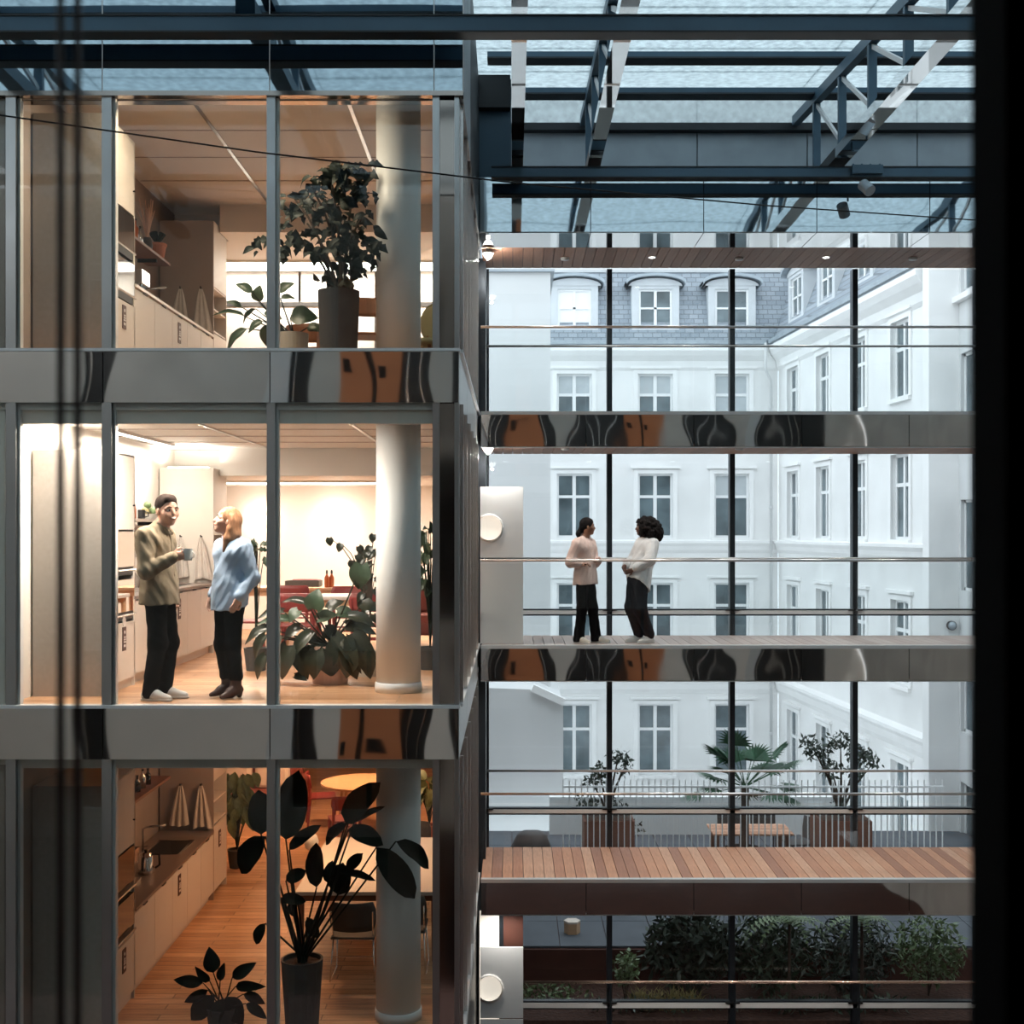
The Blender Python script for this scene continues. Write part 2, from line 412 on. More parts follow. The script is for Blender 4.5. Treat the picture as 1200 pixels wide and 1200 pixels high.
# glazing of the front and of the side
FM = [(-5.66, -5.58), (-4.26, -4.175), (-3.452, -3.37), (-2.064, -1.992), (-0.669, -0.611), (-0.484, XR)]
wn_ = 1
for L in LEVELS:
    top = L+2.556 if L < 3 else L+2.13
    for j in range(len(FM)-1):
        w = struct('window_%d' % wn_); wn_ += 1
        a, b_ = FM[j][1], FM[j+1][0]
        if j < 4:
            quick_box('pane', M['glass_box'], w, a, b_, YF+0.01, YF+0.022, L, top)
            quick_box('head_rail', M['bronze_panel'] if L == 3 else M['cabinet'], w, a, b_, YF+0.06, YF+0.16, top-0.17 if L == 0 else (top-0.09 if L < 0 else top-0.01), top)
        else:
            quick_box('pane', M['bronze_panel'], w, a, b_, YF+0.01, YF+0.022, L, top)
        quick_box('inner_frame', M['alu_edge'], w, FM[j][1], FM[j][1]+0.022, YF+0.022, YF+0.09, L, top)
        quick_box('mullion', M['mullion_steel'], w, FM[j+1][0], FM[j+1][1], YF-0.02, YF+0.09, L, top)
        if j == 0: quick_box('mullion', M['mullion_steel'], w, FM[0][0], FM[0][1], YF-0.02, YF+0.09, L, top)
    ys = [10.60, 11.55, 12.5, 13.45, 14.4, 15.35, 16.25]
    for j in range(len(ys)-1):
        w = struct('window_%d' % wn_); wn_ += 1
        quick_box('pane', M['glass_box'], w, XR-0.05, XR-0.04, ys[j]+0.03, ys[j+1]-0.03, L, top)
        quick_box('mullion', M['fin_steel'], w, XR-0.06, XR+0.005, ys[j]-0.03, ys[j]+0.03, L, top)
        quick_box('cover_fin', M['fin_steel'], w, XR-0.03, XR+0.03, ys[j]+0.03, ys[j]+0.06, L, top)
    quick_box('mullion', M['fin_steel'], w, XR-0.06, XR+0.005, 16.22, 16.28, L, top)

# round columns
def column(L, label):
    c = Vector((-1.046, 11.48, L))
    t = thing('column', kind='structure', loc=c)
    MB().lathe([(0.205, 0.0), (0.205, 2.5)], c, 40).build('shaft', M['panel_white'], t, smooth=False)
    MB().lathe([(0.216, 0.0), (0.216, 0.085), (0.205, 0.09)], c, 40).build('base_ring', M['panel_white'], t)
    for o in children(t):
        for p in o.data.polygons:
            p.use_smooth = len(p.vertices) == 4
for L in LEVELS: column(L, '')

# ------------------------------------------------------------------ the light fittings of the three floors
def area(name, loc, sx, sy, power, colr, parent=None, rot=(0, 0, 0)):
    d = bpy.data.lights.new(name, 'AREA'); d.shape = 'RECTANGLE'; d.size = sx; d.size_y = sy; d.energy = power; d.color = colr
    o = bpy.data.objects.new(name, d); col.objects.link(o); o.rotation_euler = rot
    if parent is not None:
        o.parent = parent; o.location = Vector(loc) - ORG[parent]
    else: o.location = loc
    return o
def linear_light(label, x, y, z, sx, sy, power, colr, lamp):
    t = thing('ceiling_light', label, 'light', (x, y, z), group='ceiling lights')
    quick_box('housing', M['white_paint'], t, x-sx/2-0.02, x+sx/2+0.02, y-sy/2-0.02, y+sy/2+0.02, z-0.03, z)
    quick_box('diffuser', M[lamp], t, x-sx/2, x+sx/2, y-sy/2, y+sy/2, z-0.038, z-0.03)
    area('lamp', (x, y, z-0.045), sx, sy, power, colr, t)
WARM = (1.0, 0.78, 0.56); WARM2 = (1.0, 0.82, 0.69); RED = (1.0, 0.47, 0.22)
# middle floor, bright
linear_light('slim ceiling light along the wall above the bright kitchen row', -4.0, 13.5, 2.5, 0.06, 2.2, 85, WARM2, 'lamp_white')
linear_light('wide added fill light close to the glass of the bright kitchen', -2.95, 10.95, 2.5, 2.0, 0.4, 175, WARM2, 'lamp_white')  # extra lamp, hidden behind the head rail, added to brighten the two people
linear_light('low ceiling light above the dining tables of the bright floor', -2.6, 17.0, 2.16, 2.6, 0.3, 170, WARM2, 'lamp_white')
t = thing('led_strip', 'bright led strip lying on top of the tall kitchen cabinet', 'light', (-4.22, 11.53, 2.2))
quick_box('strip', M['lamp_white'], t, -4.24, -4.21, 11.12, 11.94, 2.2, 2.22)
area('lamp', (-4.15, 11.53, 2.26), 0.1, 0.8, 22, WARM2, t, rot=(math.pi, 0, 0))
t = thing('led_strip', 'bright led strip lying on top of the end cabinet of the bright kitchen', 'light', (-4.0, 15.45, 2.24))
quick_box('strip', M['lamp_white'], t, -4.2, -3.7, 15.2, 15.23, 2.24, 2.26)
area('lamp', (-3.95, 15.2, 2.3), 0.5, 0.1, 30, WARM2, t, rot=(math.pi, 0, 0))
for px in (305, 393):
    c = P(px, 607, 18.7)
    t = thing('wall_lamp', 'glowing globe wall lamp on the cream back wall', 'lamp', c, group='globe wall lamps')
    MB().lathe([(0.05, 18.79), (0.05, 18.8)], (c.x, 0, c.z), 20, axis='y').build('backplate', M['alu_edge'], t)
    MB().lathe([(0.005, -0.075), (0.05, -0.055), (0.074, -0.01), (0.074, 0.01), (0.05, 0.055), (0.005, 0.075)], c, 20).build('globe', M['lamp_white'], t, smooth=True)
    d = bpy.data.lights.new('lamp', 'POINT'); d.energy = 14; d.color = WARM2; d.shadow_soft_size = 0.08
    o = bpy.data.objects.new('lamp', d); col.objects.link(o); o.parent = t; o.location = (0, -0.12, 0)
# top floor, dim in front and bright behind the bulkhead
linear_light('ceiling light behind the bulkhead of the uppermost floor', -2.4, 17.2, 5.16, 3.4, 0.5, 105, WARM2, 'lamp_white')
linear_light('added fill light close to the glass of the uppermost floor', -2.7, 11.0, 5.5, 1.2, 0.3, 85, WARM, 'lamp_warm')  # extra lamp kept out of view, added to brighten the kitchen fronts
# lower floor, orange and dim
linear_light('orange ceiling light over the white table of the lowest floor', -2.1, 14.0, -0.5, 1.0, 0.2, 50, RED, 'lamp_warm')
linear_light('orange ceiling light far inside the lowest floor', -2.6, 18.6, -0.84, 2.6, 0.4, 90, RED, 'lamp_warm')
# ------------------------------------------------------------------ footbridges
YA, YBK = 16.0, 17.65                      # front and back edge of the bridges
BX0, BX1 = -0.40, 8.6
JB = [-0.40, 0.95 - 0.0] + [0.95 + 1.38*i for i in range(1, 6)] + [8.6]
PW = 0.137
plank_src = {}
def plank_mesh(mname, y0, y1):
    key = (mname, y0)
    if key not in plank_src:
        me = bpy.data.meshes.new('plank')
        b = MB().box(-PW/2+0.004, PW/2-0.004, y0, y1, -0.028, 0)
        me.from_pydata(b.v, [], b.f); me.materials.append(M[mname]); plank_src[key] = me
    return plank_src[key]
def footbridge(L, label, deckmats, with_deck=True, soffit=True):
    t = thing('footbridge', label, 'footbridge', (4.0, 16.8, L-0.44))
    base = ORG[t]
    for a, b_ in zip(JB[:-1], JB[1:]):
        quick_box('fascia_panel', M['mirror_fascia'], t, a+0.004, b_-0.004, YA-0.03, YA, L-0.44, L-0.03)
    quick_box('deck_edge', M['alu_edge'], t, BX0, BX1, YA-0.04, YA+0.05, L-0.03, L+0.012)
    quick_box('core_slab', M['dark_steel'], t, BX0, BX1, YA, YBK, L-0.40, L-0.03)
    quick_box('lower_edge', M['alu_edge'], t, BX0, BX1, YA-0.02, YA+0.02, L-0.455, L-0.44)
    r = random.Random(int(L)+9)
    n = int((BX1-BX0)/PW)
    for i in range(n):
        x = BX0 + PW*(i+0.5)
        if with_deck:
            inst('plank', plank_mesh(r.choice(deckmats), YA+0.05, YBK), t, (x-base.x, -base.y, L-base.z))
        if soffit:
            inst('soffit_plank', plank_mesh(r.choice(['soffit0', 'soffit1']), YA+0.03, YBK), t, (x-base.x, -base.y, L-0.402-base.z))
    # balustrade: glass sheets and front and back handrail
    for a, b_ in zip(JB[:-1], JB[1:]):
        quick_box('balustrade_pane', M['glass_rail'], t, a+0.004, b_-0.004, YA+0.005, YA+0.015, L-0.0, L+1.06)
    MB().tube([(BX0, YA+0.01, L+1.10), (BX1, YA+0.01, L+1.10)], 0.017, 10).build('handrail', M['rail_steel'], t, smooth=True)
    MB().tube([(BX0, YBK-0.05, L+1.09), (BX1, YBK-0.05, L+1.09)], 0.017, 10).build('handrail', M['rail_steel'], t, smooth=True)
    return t
GREY = ['deckgrey0', 'deckgrey1', 'deckgrey2']; WOOD = ['deck0', 'deck1', 'deck2', 'deck3', 'deck0', 'deck2']
footbridge(3.0, 'upper footbridge with polished steel edge above the two women', GREY, with_deck=False)
footbridge(0.0, 'footbridge with grey planks carrying the two women', GREY)
footbridge(-3.0, 'lower empty footbridge with reddish wooden planks', WOOD)
# little ceiling pucks in the soffit
for L, ys in ((3.0, 16.5),):
    for px in (662, 866):
        c = Vector((PX(px, ys), ys, L-0.399))
        MB().lathe([(0.06, -0.03), (0.05, -0.05), (0.005, -0.055)], c, 14).build('smoke_detector', M['alu_edge'], smooth=True, label='small round detector under the upper footbridge', cat='detector', group='detectors under the upper footbridge')

# white metal screens with a porthole where a bridge meets the box
def screen(L, label):
    YA = 16.30
    x0, x1 = XR+0.032, PX(613, YA)
    c = Vector(((x0+x1)/2, YA, L))
    t = thing('porthole_screen', label, 'screen', (c.x, YA-0.06, L))
    cx, cz, r = PX(573.5, YA), L + 1.52, 0.165
    top = L + 2.055
    # sheet with a round hole: ring of quads between circle and rectangle, front and back
    zl, zh = L+1.13, top
    angs = sorted([2*math.pi*k/32 for k in range(32)] + [math.atan2(zz-cz, xx-cx) % (2*math.pi) for xx in (x0, x1) for zz in (zl, zh)])
    n = len(angs); mb = MB(); vs_ = []; fs_ = []
    for y in (YA-0.065, YA-0.045):
        for a in angs:
            dx, dz = math.cos(a), math.sin(a)
            s_ = min(((x1-cx)/dx if dx > 1e-6 else 1e9), ((x0-cx)/dx if dx < -1e-6 else 1e9), ((zh-cz)/dz if dz > 1e-6 else 1e9), ((zl-cz)/dz if dz < -1e-6 else 1e9))
            rr_ = min(r, s_-0.006)
            vs_.append((cx+dx*rr_, y, cz+dz*rr_)); vs_.append((cx+dx*s_, y, cz+dz*s_))
    m2 = 2*n
    for k in range(n):
        j = (k+1) % n
        fs_ += [(2*k, 2*k+1, 2*j+1, 2*j), (m2+2*j, m2+2*j+1, m2+2*k+1, m2+2*k), (2*k, 2*j, m2+2*j, m2+2*k), (2*k+1, m2+2*k+1, m2+2*j+1, 2*j+1)]
    mb.add(vs_, fs_)
    mb.build('upper_sheet', M['panel_white'], t)
    quick_box('lower_sheet', M['panel_white'], t, x0, x1, YA-0.065, YA-0.045, L+0.012, L+1.112)
    def cut(q): q.v = [(max(p[0], x0+0.002), p[1], p[2]) for p in q.v]; return q          # the sheet's edge trims the porthole
    cut(MB().lathe([(r-0.005, YA-0.09), (r+0.022, YA-0.085), (r+0.022, YA-0.05), (r-0.005, YA-0.05)], (cx, 0, cz), 36, cap=False, axis='y')).build('porthole_rim', M['white_paint'], t, smooth=True)
    cut(MB().lathe([(r, YA-0.056), (r, YA-0.05)], (cx, 0, cz), 36, axis='y')).build('porthole_glass', M['glow_glass'], t)
    return t
screen(0.0, 'white metal screen with round lit porthole beside the two women')
screen(-6.0, 'white metal screen with round lit porthole beside the garden at the bottom')
dr = struct('door_1')
quick_box('leaf_panel', M['glow_glass'], dr, PX(562, 16.4), PX(585, 16.4), 16.4, 16.44, -6.0, PZ(1068, 16.4))
quick_box('frame', M['dark_mullion'], dr, PX(585, 16.4), PX(590, 16.4), 16.38, 16.46, -6.0, PZ(1068, 16.4))
quick_box('side_light', M['rust_wall'], dr, PX(590, 16.4), PX(613, 16.4), 16.4, 16.44, -6.0, PZ(1068, 16.4))
# small wall lights at the bridge ends
for py, Y, lab in ((300, 16.3, 'small glowing wall light under the roof walkway'), (528, 16.10, 'small glowing wall light under the upper footbridge')):
    c = P(572, py, Y)
    t = thing('wall_light', lab, 'light', c)
    MB().lathe([(0.075, 0.03), (0.075, 0.05), (0.03, 0.055), (0.03, (5.163 if c.z > 4 else 2.571)-c.z)], c, 16).build('cap', M['alu_edge'], t)
    MB().lathe([(0.07, 0.03), (0.045, -0.02), (0.008, -0.05)], c, 16).build('lens', M['lamp_white'], t)
    d = bpy.data.lights.new('lamp', 'POINT'); d.energy = 22; d.color = (1.0, 0.92, 0.84); d.shadow_soft_size = 0.02
    o = bpy.data.objects.new('lamp', d); col.objects.link(o); o.parent = t; o.location = (0, -0.04, -0.07)

# top walkway under the roof: polished front, mirrored and planked underside
t = thing('roof_walkway', 'high walkway with polished front and wooden underside below the glass roof', 'walkway', (4, 16, 5.16))
JT = [-0.40, 0.97] + [0.97+1.395*i for i in range(1, 6)] + [8.6]
for a, b_ in zip(JT[:-1], JT[1:]):
    quick_box('fascia_panel', M['mirror_parapet'], t, a+0.005, b_-0.005, 15.37, 15.40, 5.17, 5.84)
    quick_box('soffit_mirror', M['chrome'], t, a+0.005, b_-0.005, 15.40, 16.18, 5.16, 5.18)
quick_box('core_slab', M['dark_steel'], t, BX0, BX1, 15.42, 17.6, 5.20, 5.84)
r = random.Random(3)
for i in range(int((BX1-BX0)/PW)):
    x = BX0 + PW*(i+0.5)
    inst('soffit_plank', plank_mesh(r.choice(['soffit0', 'soffit1']), 16.19, 17.45), t, (x-4, -16, 5.19-5.16))
for px in (662, 866, 1070):
    c = Vector((PX(px, 16.8), 16.8, 5.163))
    MB().lathe([(0.06, -0.0), (0.055, -0.03), (0.005, -0.035)], c, 14).build('smoke_detector', M['alu_edge'], smooth=True, label='small round detector under the high roof walkway', cat='detector', group='detectors under the roof walkway')
def downlight(label, x, y, z, power, group):
    c = Vector((x, y, z)); t2 = thing('downlight', label, 'light', c, group=group)
    MB().lathe([(0.055, -0.008), (0.055, 0.0)], c, 16).build('trim_ring', M['alu_edge'], t2)
    MB().lathe([(0.04, -0.012), (0.04, -0.008)], c, 16).build('lens', M['lamp_white'], t2)
    d = bpy.data.lights.new('lamp', 'SPOT'); d.energy = power; d.color = (1.0, 0.90, 0.80); d.spot_size = math.radians(150); d.spot_blend = 0.6; d.shadow_soft_size = 0.04
    o = bpy.data.objects.new('lamp', d); col.objects.link(o); o.parent = t2; o.location = (0, 0, -0.03)
for px in (764, 968):
    downlight('small recessed downlight in the planked underside of the roof walkway', PX(px, 16.75), 16.75, 5.163, 60, 'downlights under the roof walkway')
for x in (-0.1, 1.2, 2.5, 4.0, 5.5):  # extra lamps added to light the two women, the screens and the decks
    downlight('small added fill downlight under the front edge of the lower empty footbridge', x, 16.085, -3.429, 45, 'added downlights under the lower footbridge')
    downlight('small added fill downlight under the front edge of the upper footbridge', x, 16.085, 2.571, 45, 'added downlights under the upper footbridge')
    downlight('small added fill downlight under the front edge of the footbridge carrying the two women', x, 16.085, -0.429, 45, 'added downlights under the middle footbridge')
# ------------------------------------------------------------------ curtain wall behind the bridges
YC = 17.75
CX = [PX(p, YC) for p in (570, 714, 857.5, 1001, 1145, 1288.5)]
for i in range(len(CX)-1):
    w = struct('window_%d' % wn_); wn_ += 1
    quick_box('mullion', M['dark_mullion'], w, CX[i]-0.037, CX[i]+0.037, YC-0.06, YC+0.08, -6.6, 5.2)
    for z0, z1 in ((-6.6, -5.2), (-5.18, -2.42), (-2.4, 0.33), (0.35, 2.7), (2.72, 5.2)):
        quick_box('pane', M['glass_curtain'], w, CX[i]+0.037, CX[i+1]-0.037, YC, YC+0.012, z0, z1)
    for z, h in ((0.335, 0.035), (-2.49, 0.04), (-5.24, 0.055)):
        quick_box('transom', M['dark_mullion'], w, CX[i], CX[i+1], YC-0.04, YC+0.04, z+0.016, z+0.016+0.02)
        quick_box('transom', M['alu_edge'], w, CX[i], CX[i+1], YC-0.06, YC+0.0, z-h, z+0.012)
        quick_box('transom', M['dark_mullion'], w, CX[i], CX[i+1], YC-0.04, YC+0.04, z-h-0.025, z-h-0.005)
        quick_box('bracket', M['black'], w, CX[i]-0.10, CX[i]+0.10, YC-0.09, YC-0.03, z+0.012, z+0.035)
w = struct('window_%d' % wn_); wn_ += 1
quick_box('mullion', M['dark_mullion'], w, CX[-1]-0.037, CX[-1]+0.037, YC-0.06, YC+0.08, -6.6, 5.2)
# dark jamb at the box end
MB().box(-0.46, -0.36, 17.0, 17.7, -6.6, 5.2).build('trim_jamb', M['dark_mullion'], kind='structure')

t = thing('garden_handrail', 'shiny bronze handrail in front of the garden glass at the bottom', 'handrail', (4, 17.5, -6.6))
MB().tube([(PX(613, 17.5), 17.5, PZ(1151, 17.5)), (8.5, 17.5, PZ(1151, 17.5))], 0.02, 10).build('rail', M['copper'], t, smooth=True)
for x in CX[1:]: MB().tube([(x, 17.5, -6.6), (x, 17.5, PZ(1151, 17.5))], 0.014, 8).build('post', M['dark_mullion'], t)
# ------------------------------------------------------------------ roof: beams, trusses, glass
def steel_beam(name, label, x0, x1, y, z0, z1, w=0.16):
    t = thing(name, label, 'beam', ((x0+x1)/2, y, z0))
    quick_box('web', M['blue_steel'], t, x0, x1, y-w/2+0.004, y+w/2-0.004, z0+0.012, z1-0.012)
    quick_box('flange', M['dark_steel'], t, x0, x1, y-w/2-0.008, y+w/2, z0, z0+0.014)
    quick_box('flange', M['dark_steel'], t, x0, x1, y-w/2-0.008, y+w/2, z1-0.014, z1)
    return t
YN = 10.15
steel_beam('roof_beam', 'long blue steel beam crossing in front of the mirrored parapet', -7.5, 8.6, YN, PZ(42.5, YN), PZ(21.5, YN))
t = steel_beam('roof_beam', 'blue steel beam running above the mirrored walkway front', -0.25, 8.6, 15.0, PZ(210.5, 15), PZ(197, 15))
quick_box('splice_plate', M['blue_steel'], t, PX(998, 14.9), PX(1034, 14.9), 14.86, 14.92, PZ(204, 14.9), PZ(194, 14.9))
for px in (1000, 1010, 1020, 1031):
    c = P(px, 195, 14.88); MB().tube([c, c+Vector((0, 0, 0.03))], 0.012, 8).build('bolt', M['blue_steel'], t)
t = thing('spotlight', 'small round spotlight hanging from the steel beam', 'spotlight', P(1017, 220, 14.9))
MB().lathe([(0.012, PZ(213, 14.9)), (0.012, PZ(209, 14.9))], (PX(1017, 14.9), 14.95, 0), 10).build('bracket', M['blue_steel'], t)
a = P(1011, 216, 14.9); b_ = P(1020, 224, 14.8)
MB().tube([a, b_], 0.07, 20).build('housing', M['zinc'], t)

ztop = lambda y: 7.0 + 0.085*(max(y, 9.0)-15.0)
def truss(x, label, w=0.17, polished=True, y0=2.0, y1=17.4, zb=5.936):
    t = thing('roof_truss', label, 'truss', (x, y0, zb))
    quick_box('bottom_chord', M['chrome'] if polished else M['blue_steel'], t, x-w/2, x+w/2, y0, min(y1, 14.9)-0.02, zb, zb+0.125)
    if y1 > 15: quick_box('bottom_chord_end', M['dark_steel'], t, x-w/2, x+w/2, 14.9, y1, zb, zb+0.125)
    for a_, b__ in ((y0, 9.0), (9.0, y1)):
        MB().bar((x, a_, ztop(a_)), (x, b__, ztop(b__)), 0.10, 0.13).build('top_chord', M['blue_steel'], t)
    ys = [y1 - 1.2 - 1.25*i for i in range(int((y1-y0-1.2)/1.25)+1)]
    for i, y in enumerate(ys):
        MB().bar((x, y, zb+0.125), (x, y, ztop(y)), 0.09, 0.07, up=(0, 1, 0)).build('post', M['blue_steel'], t)
        if i+1 < len(ys):
            MB().bar((x, y, ztop(y)-0.08), (x, ys[i+1], zb+0.2), 0.03, 0.05).build('diagonal', M['alu_edge'], t)
    return t
truss(0.065, 'polished roof truss next to the glazed box corner', w=0.14)
truss(1.0, 'polished roof truss in the middle of the glass roof', w=0.16)
truss(3.96, 'polished roof truss with visible posts and diagonals', w=0.2)
truss(6.9, 'polished roof truss beyond the dark window post', w=0.2)
truss(-2.3, 'dull steel roof truss crossing above the middle of the mirrored parapet', y1=10.2, polished=False)
truss(-5.0, 'dull steel roof truss crossing above the outer end of the mirrored parapet', y1=10.2, polished=False)
# purlins
for i, (y, zt) in enumerate(((16.2, PZ(104, 16.2)), (15.2, PZ(62, 15.2)), (9.0, 6.48), (6.2, 6.46), (3.6, 6.46))):
    t = thing('purlin', ['thin blue roof purlin near the grey upstand wall', 'thin blue roof purlin between the trusses', 'thin blue roof purlin before the long beam', 'thin blue roof purlin over the middle of the hall', 'thin blue roof purlin beside the concrete wall'][i], 'beam', (4, y, zt-0.1))
    x0 = -0.3 if y > 10.6 else -7.5
    quick_box('web', M['blue_steel'], t, x0, 8.6, y-0.05, y+0.05, zt-0.09, zt)
    quick_box('flange', M['dark_steel'], t, x0, 8.6, y-0.12, y+0.12, zt-0.11, zt-0.09)
# glass panes of the roof
rt = struct('window_%d' % wn_); wn_ += 1
gx = [-7.5, -5.0, -2.3, 0.065, 1.0, 3.96, 6.9, 8.6]
gy = [1.0, 3.6, 6.2, 9.0, 10.6, 13.7, 15.2, 16.2, 17.6]
for i in range(len(gx)-1):
    for j in range(len(gy)-1):
        if gx[i+1] < 0.1 and gy[j] > 10 and gx[i+1] < 0: continue
        za = ztop(gy[j])+0.34; zb_ = ztop(gy[j+1])+0.34
        mb = MB(); x0, x1 = gx[i], gx[i+1]-0.001; y0, y1 = gy[j], gy[j+1]-0.001
        mb.add([(x0,y0,za),(x1,y0,za),(x1,y1,zb_),(x0,y1,zb_),(x0,y0,za+0.02),(x1,y0,za+0.02),(x1,y1,zb_+0.02),(x0,y1,zb_+0.02)],
               [(0,3,2,1),(4,5,6,7),(0,1,5,4),(1,2,6,5),(2,3,7,6),(3,0,4,7)])
        mb.build('pane', M['roof_glass'], rt)
# upstand wall behind the roof
t = struct('wall_upstand')
ux = [-0.4] + [PX(p, 17.6) for p in (688, 817, 946, 1075, 1180)] + [8.6]
for a, b_ in zip(ux[:-1], ux[1:]):
    quick_box('panel', M['zinc'], t, a+0.008, b_-0.008, 17.6, 17.66, 5.85, 7.22)
quick_box('gutter', M['dark_steel'], t, -0.4, 8.6, 17.45, 17.6, 7.10, 7.20)
quick_box('backing', M['dark_steel'], t, -0.4, 8.6, 17.67, 17.72, 5.85, 7.2)
for a, b_ in zip(ux[:-1], ux[1:]): quick_box('clerestory_pane', M['roof_glass'], t, a, b_-0.001, 17.61, 17.63, 7.22, 7.58)
MB().box(-0.42, -0.01, 15.5, 15.6, 5.2, 7.1).build('wall_end', M['blue_steel'], kind='structure')
MB().box(-0.42, -0.02, 15.35, 15.5, 6.7, 7.1).build('wall_end', M['dark_steel'], kind='structure')
# thin wire across the hall
pts = [Vector((-9.1, 8.86, 5.23)), P(-20, 132, 9.6), P(300, 178, 9.9), P(600, 214, 10.3), P(900, 241, 12.0), P(1200, 262, 14.5), Vector((8.6, 15.2, 5.12))]
MB().tube(pts, 0.007, 6).build('steel_wire', M['black'], smooth=True, label='thin dark wire stretched across the hall in front of the box', cat='wire')

# ------------------------------------------------------------------ the hall's remaining enclosure
MB().box(8.6, 8.75, 1.0, 17.8, -7, 6.9).build('wall_right', M['concrete'], kind='structure')
MB().box(-9.2, -9.1, 1.0, 24, -7, 6.5).build('wall_left', M['concrete'], kind='structure')
MB().box(-9.2, 8.75, -3.0, 17.7, -6.75, -6.6).build('floor', M['rust_wall'], kind='structure', org=(0, 8, -6.6))
MB().box(-9.0, XR-0.03, YF+0.1, 17.6, -6.6, -3.45).build('wall_base', M['dark_bay'], kind='structure')

# opposite facade: concrete piers and dark bays with orange panels, seen only as reflections in the polished bands
YO = 0.95
fr = struct('wall_front')
def opp(x0, x1, z0, z1, m, y=YO, d=0.12): quick_box('panel', M[m], fr, x0, x1, y-d, y, z0, z1)
for L in (-6.0, -3.0, 0.0, 3.0):
    z0, z1 = L, L+2.55
    if L == 0.0:
        opp(-9.1, -1.6, z0, z1, 'concrete'); opp(1.3, 8.6, z0, z1, 'concrete')
        opp(-1.6, 1.3, z0, 0.55, 'dark_bay'); opp(-1.6, 1.3, 2.45, z1, 'dark_bay')
    elif L == -6.0:
        opp(-9.1, 8.6, z0, z1, 'dark_bay')
        for a in range(-8, 8, 2):
            opp(a, a+0.5, z0, z1, 'taupe_wall', d=0.08, y=YO+0.03); opp(a+0.7, a+0.95, z0, z1, 'rust_planter', d=0.08, y=YO+0.03)
    else:
        ww = [(-9.1, -6.95, 'concrete'), (-6.95, -6.5, 'dark_bay'), (-6.5, -4.0, 'concrete'), (-4.0, -3.55, 'facade_grey'), (-3.55, -3.15, 'dark_bay'), (-3.15, -2.8, 'concrete'),
              (-2.8, -2.36, 'orange_panel'), (-2.36, -2.26, 'dark_bay'), (-2.26, -1.85, 'orange_panel'), (-1.85, -1.25, 'dark_bay'), (-1.25, -0.9, 'concrete'), (-0.9, 0.1, 'dark_bay'),
              (0.1, 0.5, 'orange_panel'), (0.5, 1.0, 'dark_bay'), (1.0, 1.5, 'concrete'), (1.5, 2.7, 'dark_bay'), (2.7, 3.2, 'orange_panel'), (3.2, 3.3, 'dark_bay'), (3.3, 3.8, 'orange_panel'),
              (3.8, 4.4, 'concrete'), (4.4, 5.4, 'dark_bay'), (5.4, 5.8, 'concrete'), (5.8, 6.2, 'facade_grey'), (6.2, 7.6, 'dark_bay'), (7.6, 8.6, 'concrete')]
        for a, b_, mm in ww:
            if L == -3.0 and mm == 'concrete': mm = 'wall_plaster'  # plaster tone puts warm light into the colour of this concrete row
            opp(a, b_, z0, z1, mm, y=YO if mm != 'dark_bay' else YO-0.12)
            if mm == 'dark_bay':
                for q in range(int((b_-a)/0.28)):
                    opp(a+0.1+q*0.28, a+0.125+q*0.28, z0, z1, 'fin_steel', y=YO-0.06, d=0.05)
            if mm == 'orange_panel':
                opp(a+0.05, a+0.17, z0+0.9, z0+1.15, 'black', y=YO+0.02, d=0.02)
    opp(-9.1, 8.6, z1, z1+0.45, 'concrete', y=YO+0.02)
opp(-9.1, 8.6, 6.0, 7.0, 'concrete')
# room of the camera
MB().box(-1.7, 1.4, -3.0, -2.9, 0, 2.6).build('wall_camera_room', M['dark_bay'], kind='structure')
MB().box(-1.75, -1.65, -3.0, 0.82, 0, 2.6).build('wall_camera_room', M['dark_bay'], kind='structure')
MB().box(1.35, 1.45, -3.0, 0.82, 0, 2.6).build('wall_camera_room', M['dark_bay'], kind='structure')
MB().box(-1.75, 1.45, -3.0, 0.82, 2.5, 2.6).build('ceiling', M['dark_bay'], kind='structure')
MB().box(-1.75, 1.45, -3.0, 0.82, -0.1, 0.0).build('floor', M['rust_wall'], kind='structure', org=(0, -1, 0))
# the window the picture is taken through
w = struct('window_%d' % wn_); wn_ += 1
YW = 1.0
quick_box('post', M['matt_black'], w, PX(1149, YW), PX(1152, YW)+0.13, YW-0.05, YW+0.02, 0.55, 2.45)
quick_box('post_edge', M['boot_brown'], w, PX(1180, YW), PX(1186, YW), YW+0.021, YW+0.03, 0.55, 2.45)
quick_box('post', M['black'], w, -0.62, -0.48, YW-0.05, YW+0.02, 0.55, 2.45)
quick_box('pane', M['glass_window'], w, -0.48, PX(1152, YW), YW-0.008, YW, 0.55, 2.45)
for px in (71, 91):
    x = PX(px, 1.15)  # added dark line imitating a blurred reflection of the window post
    MB().tube([(x, 1.15, -6.6), (x, 1.15, 6.84)], 0.0036, 8).build('reflection_cord', M['boot_brown'], smooth=True, label='thin dark cord standing in for a reflection on the viewing window', cat='cord', group='cords standing in for reflections')
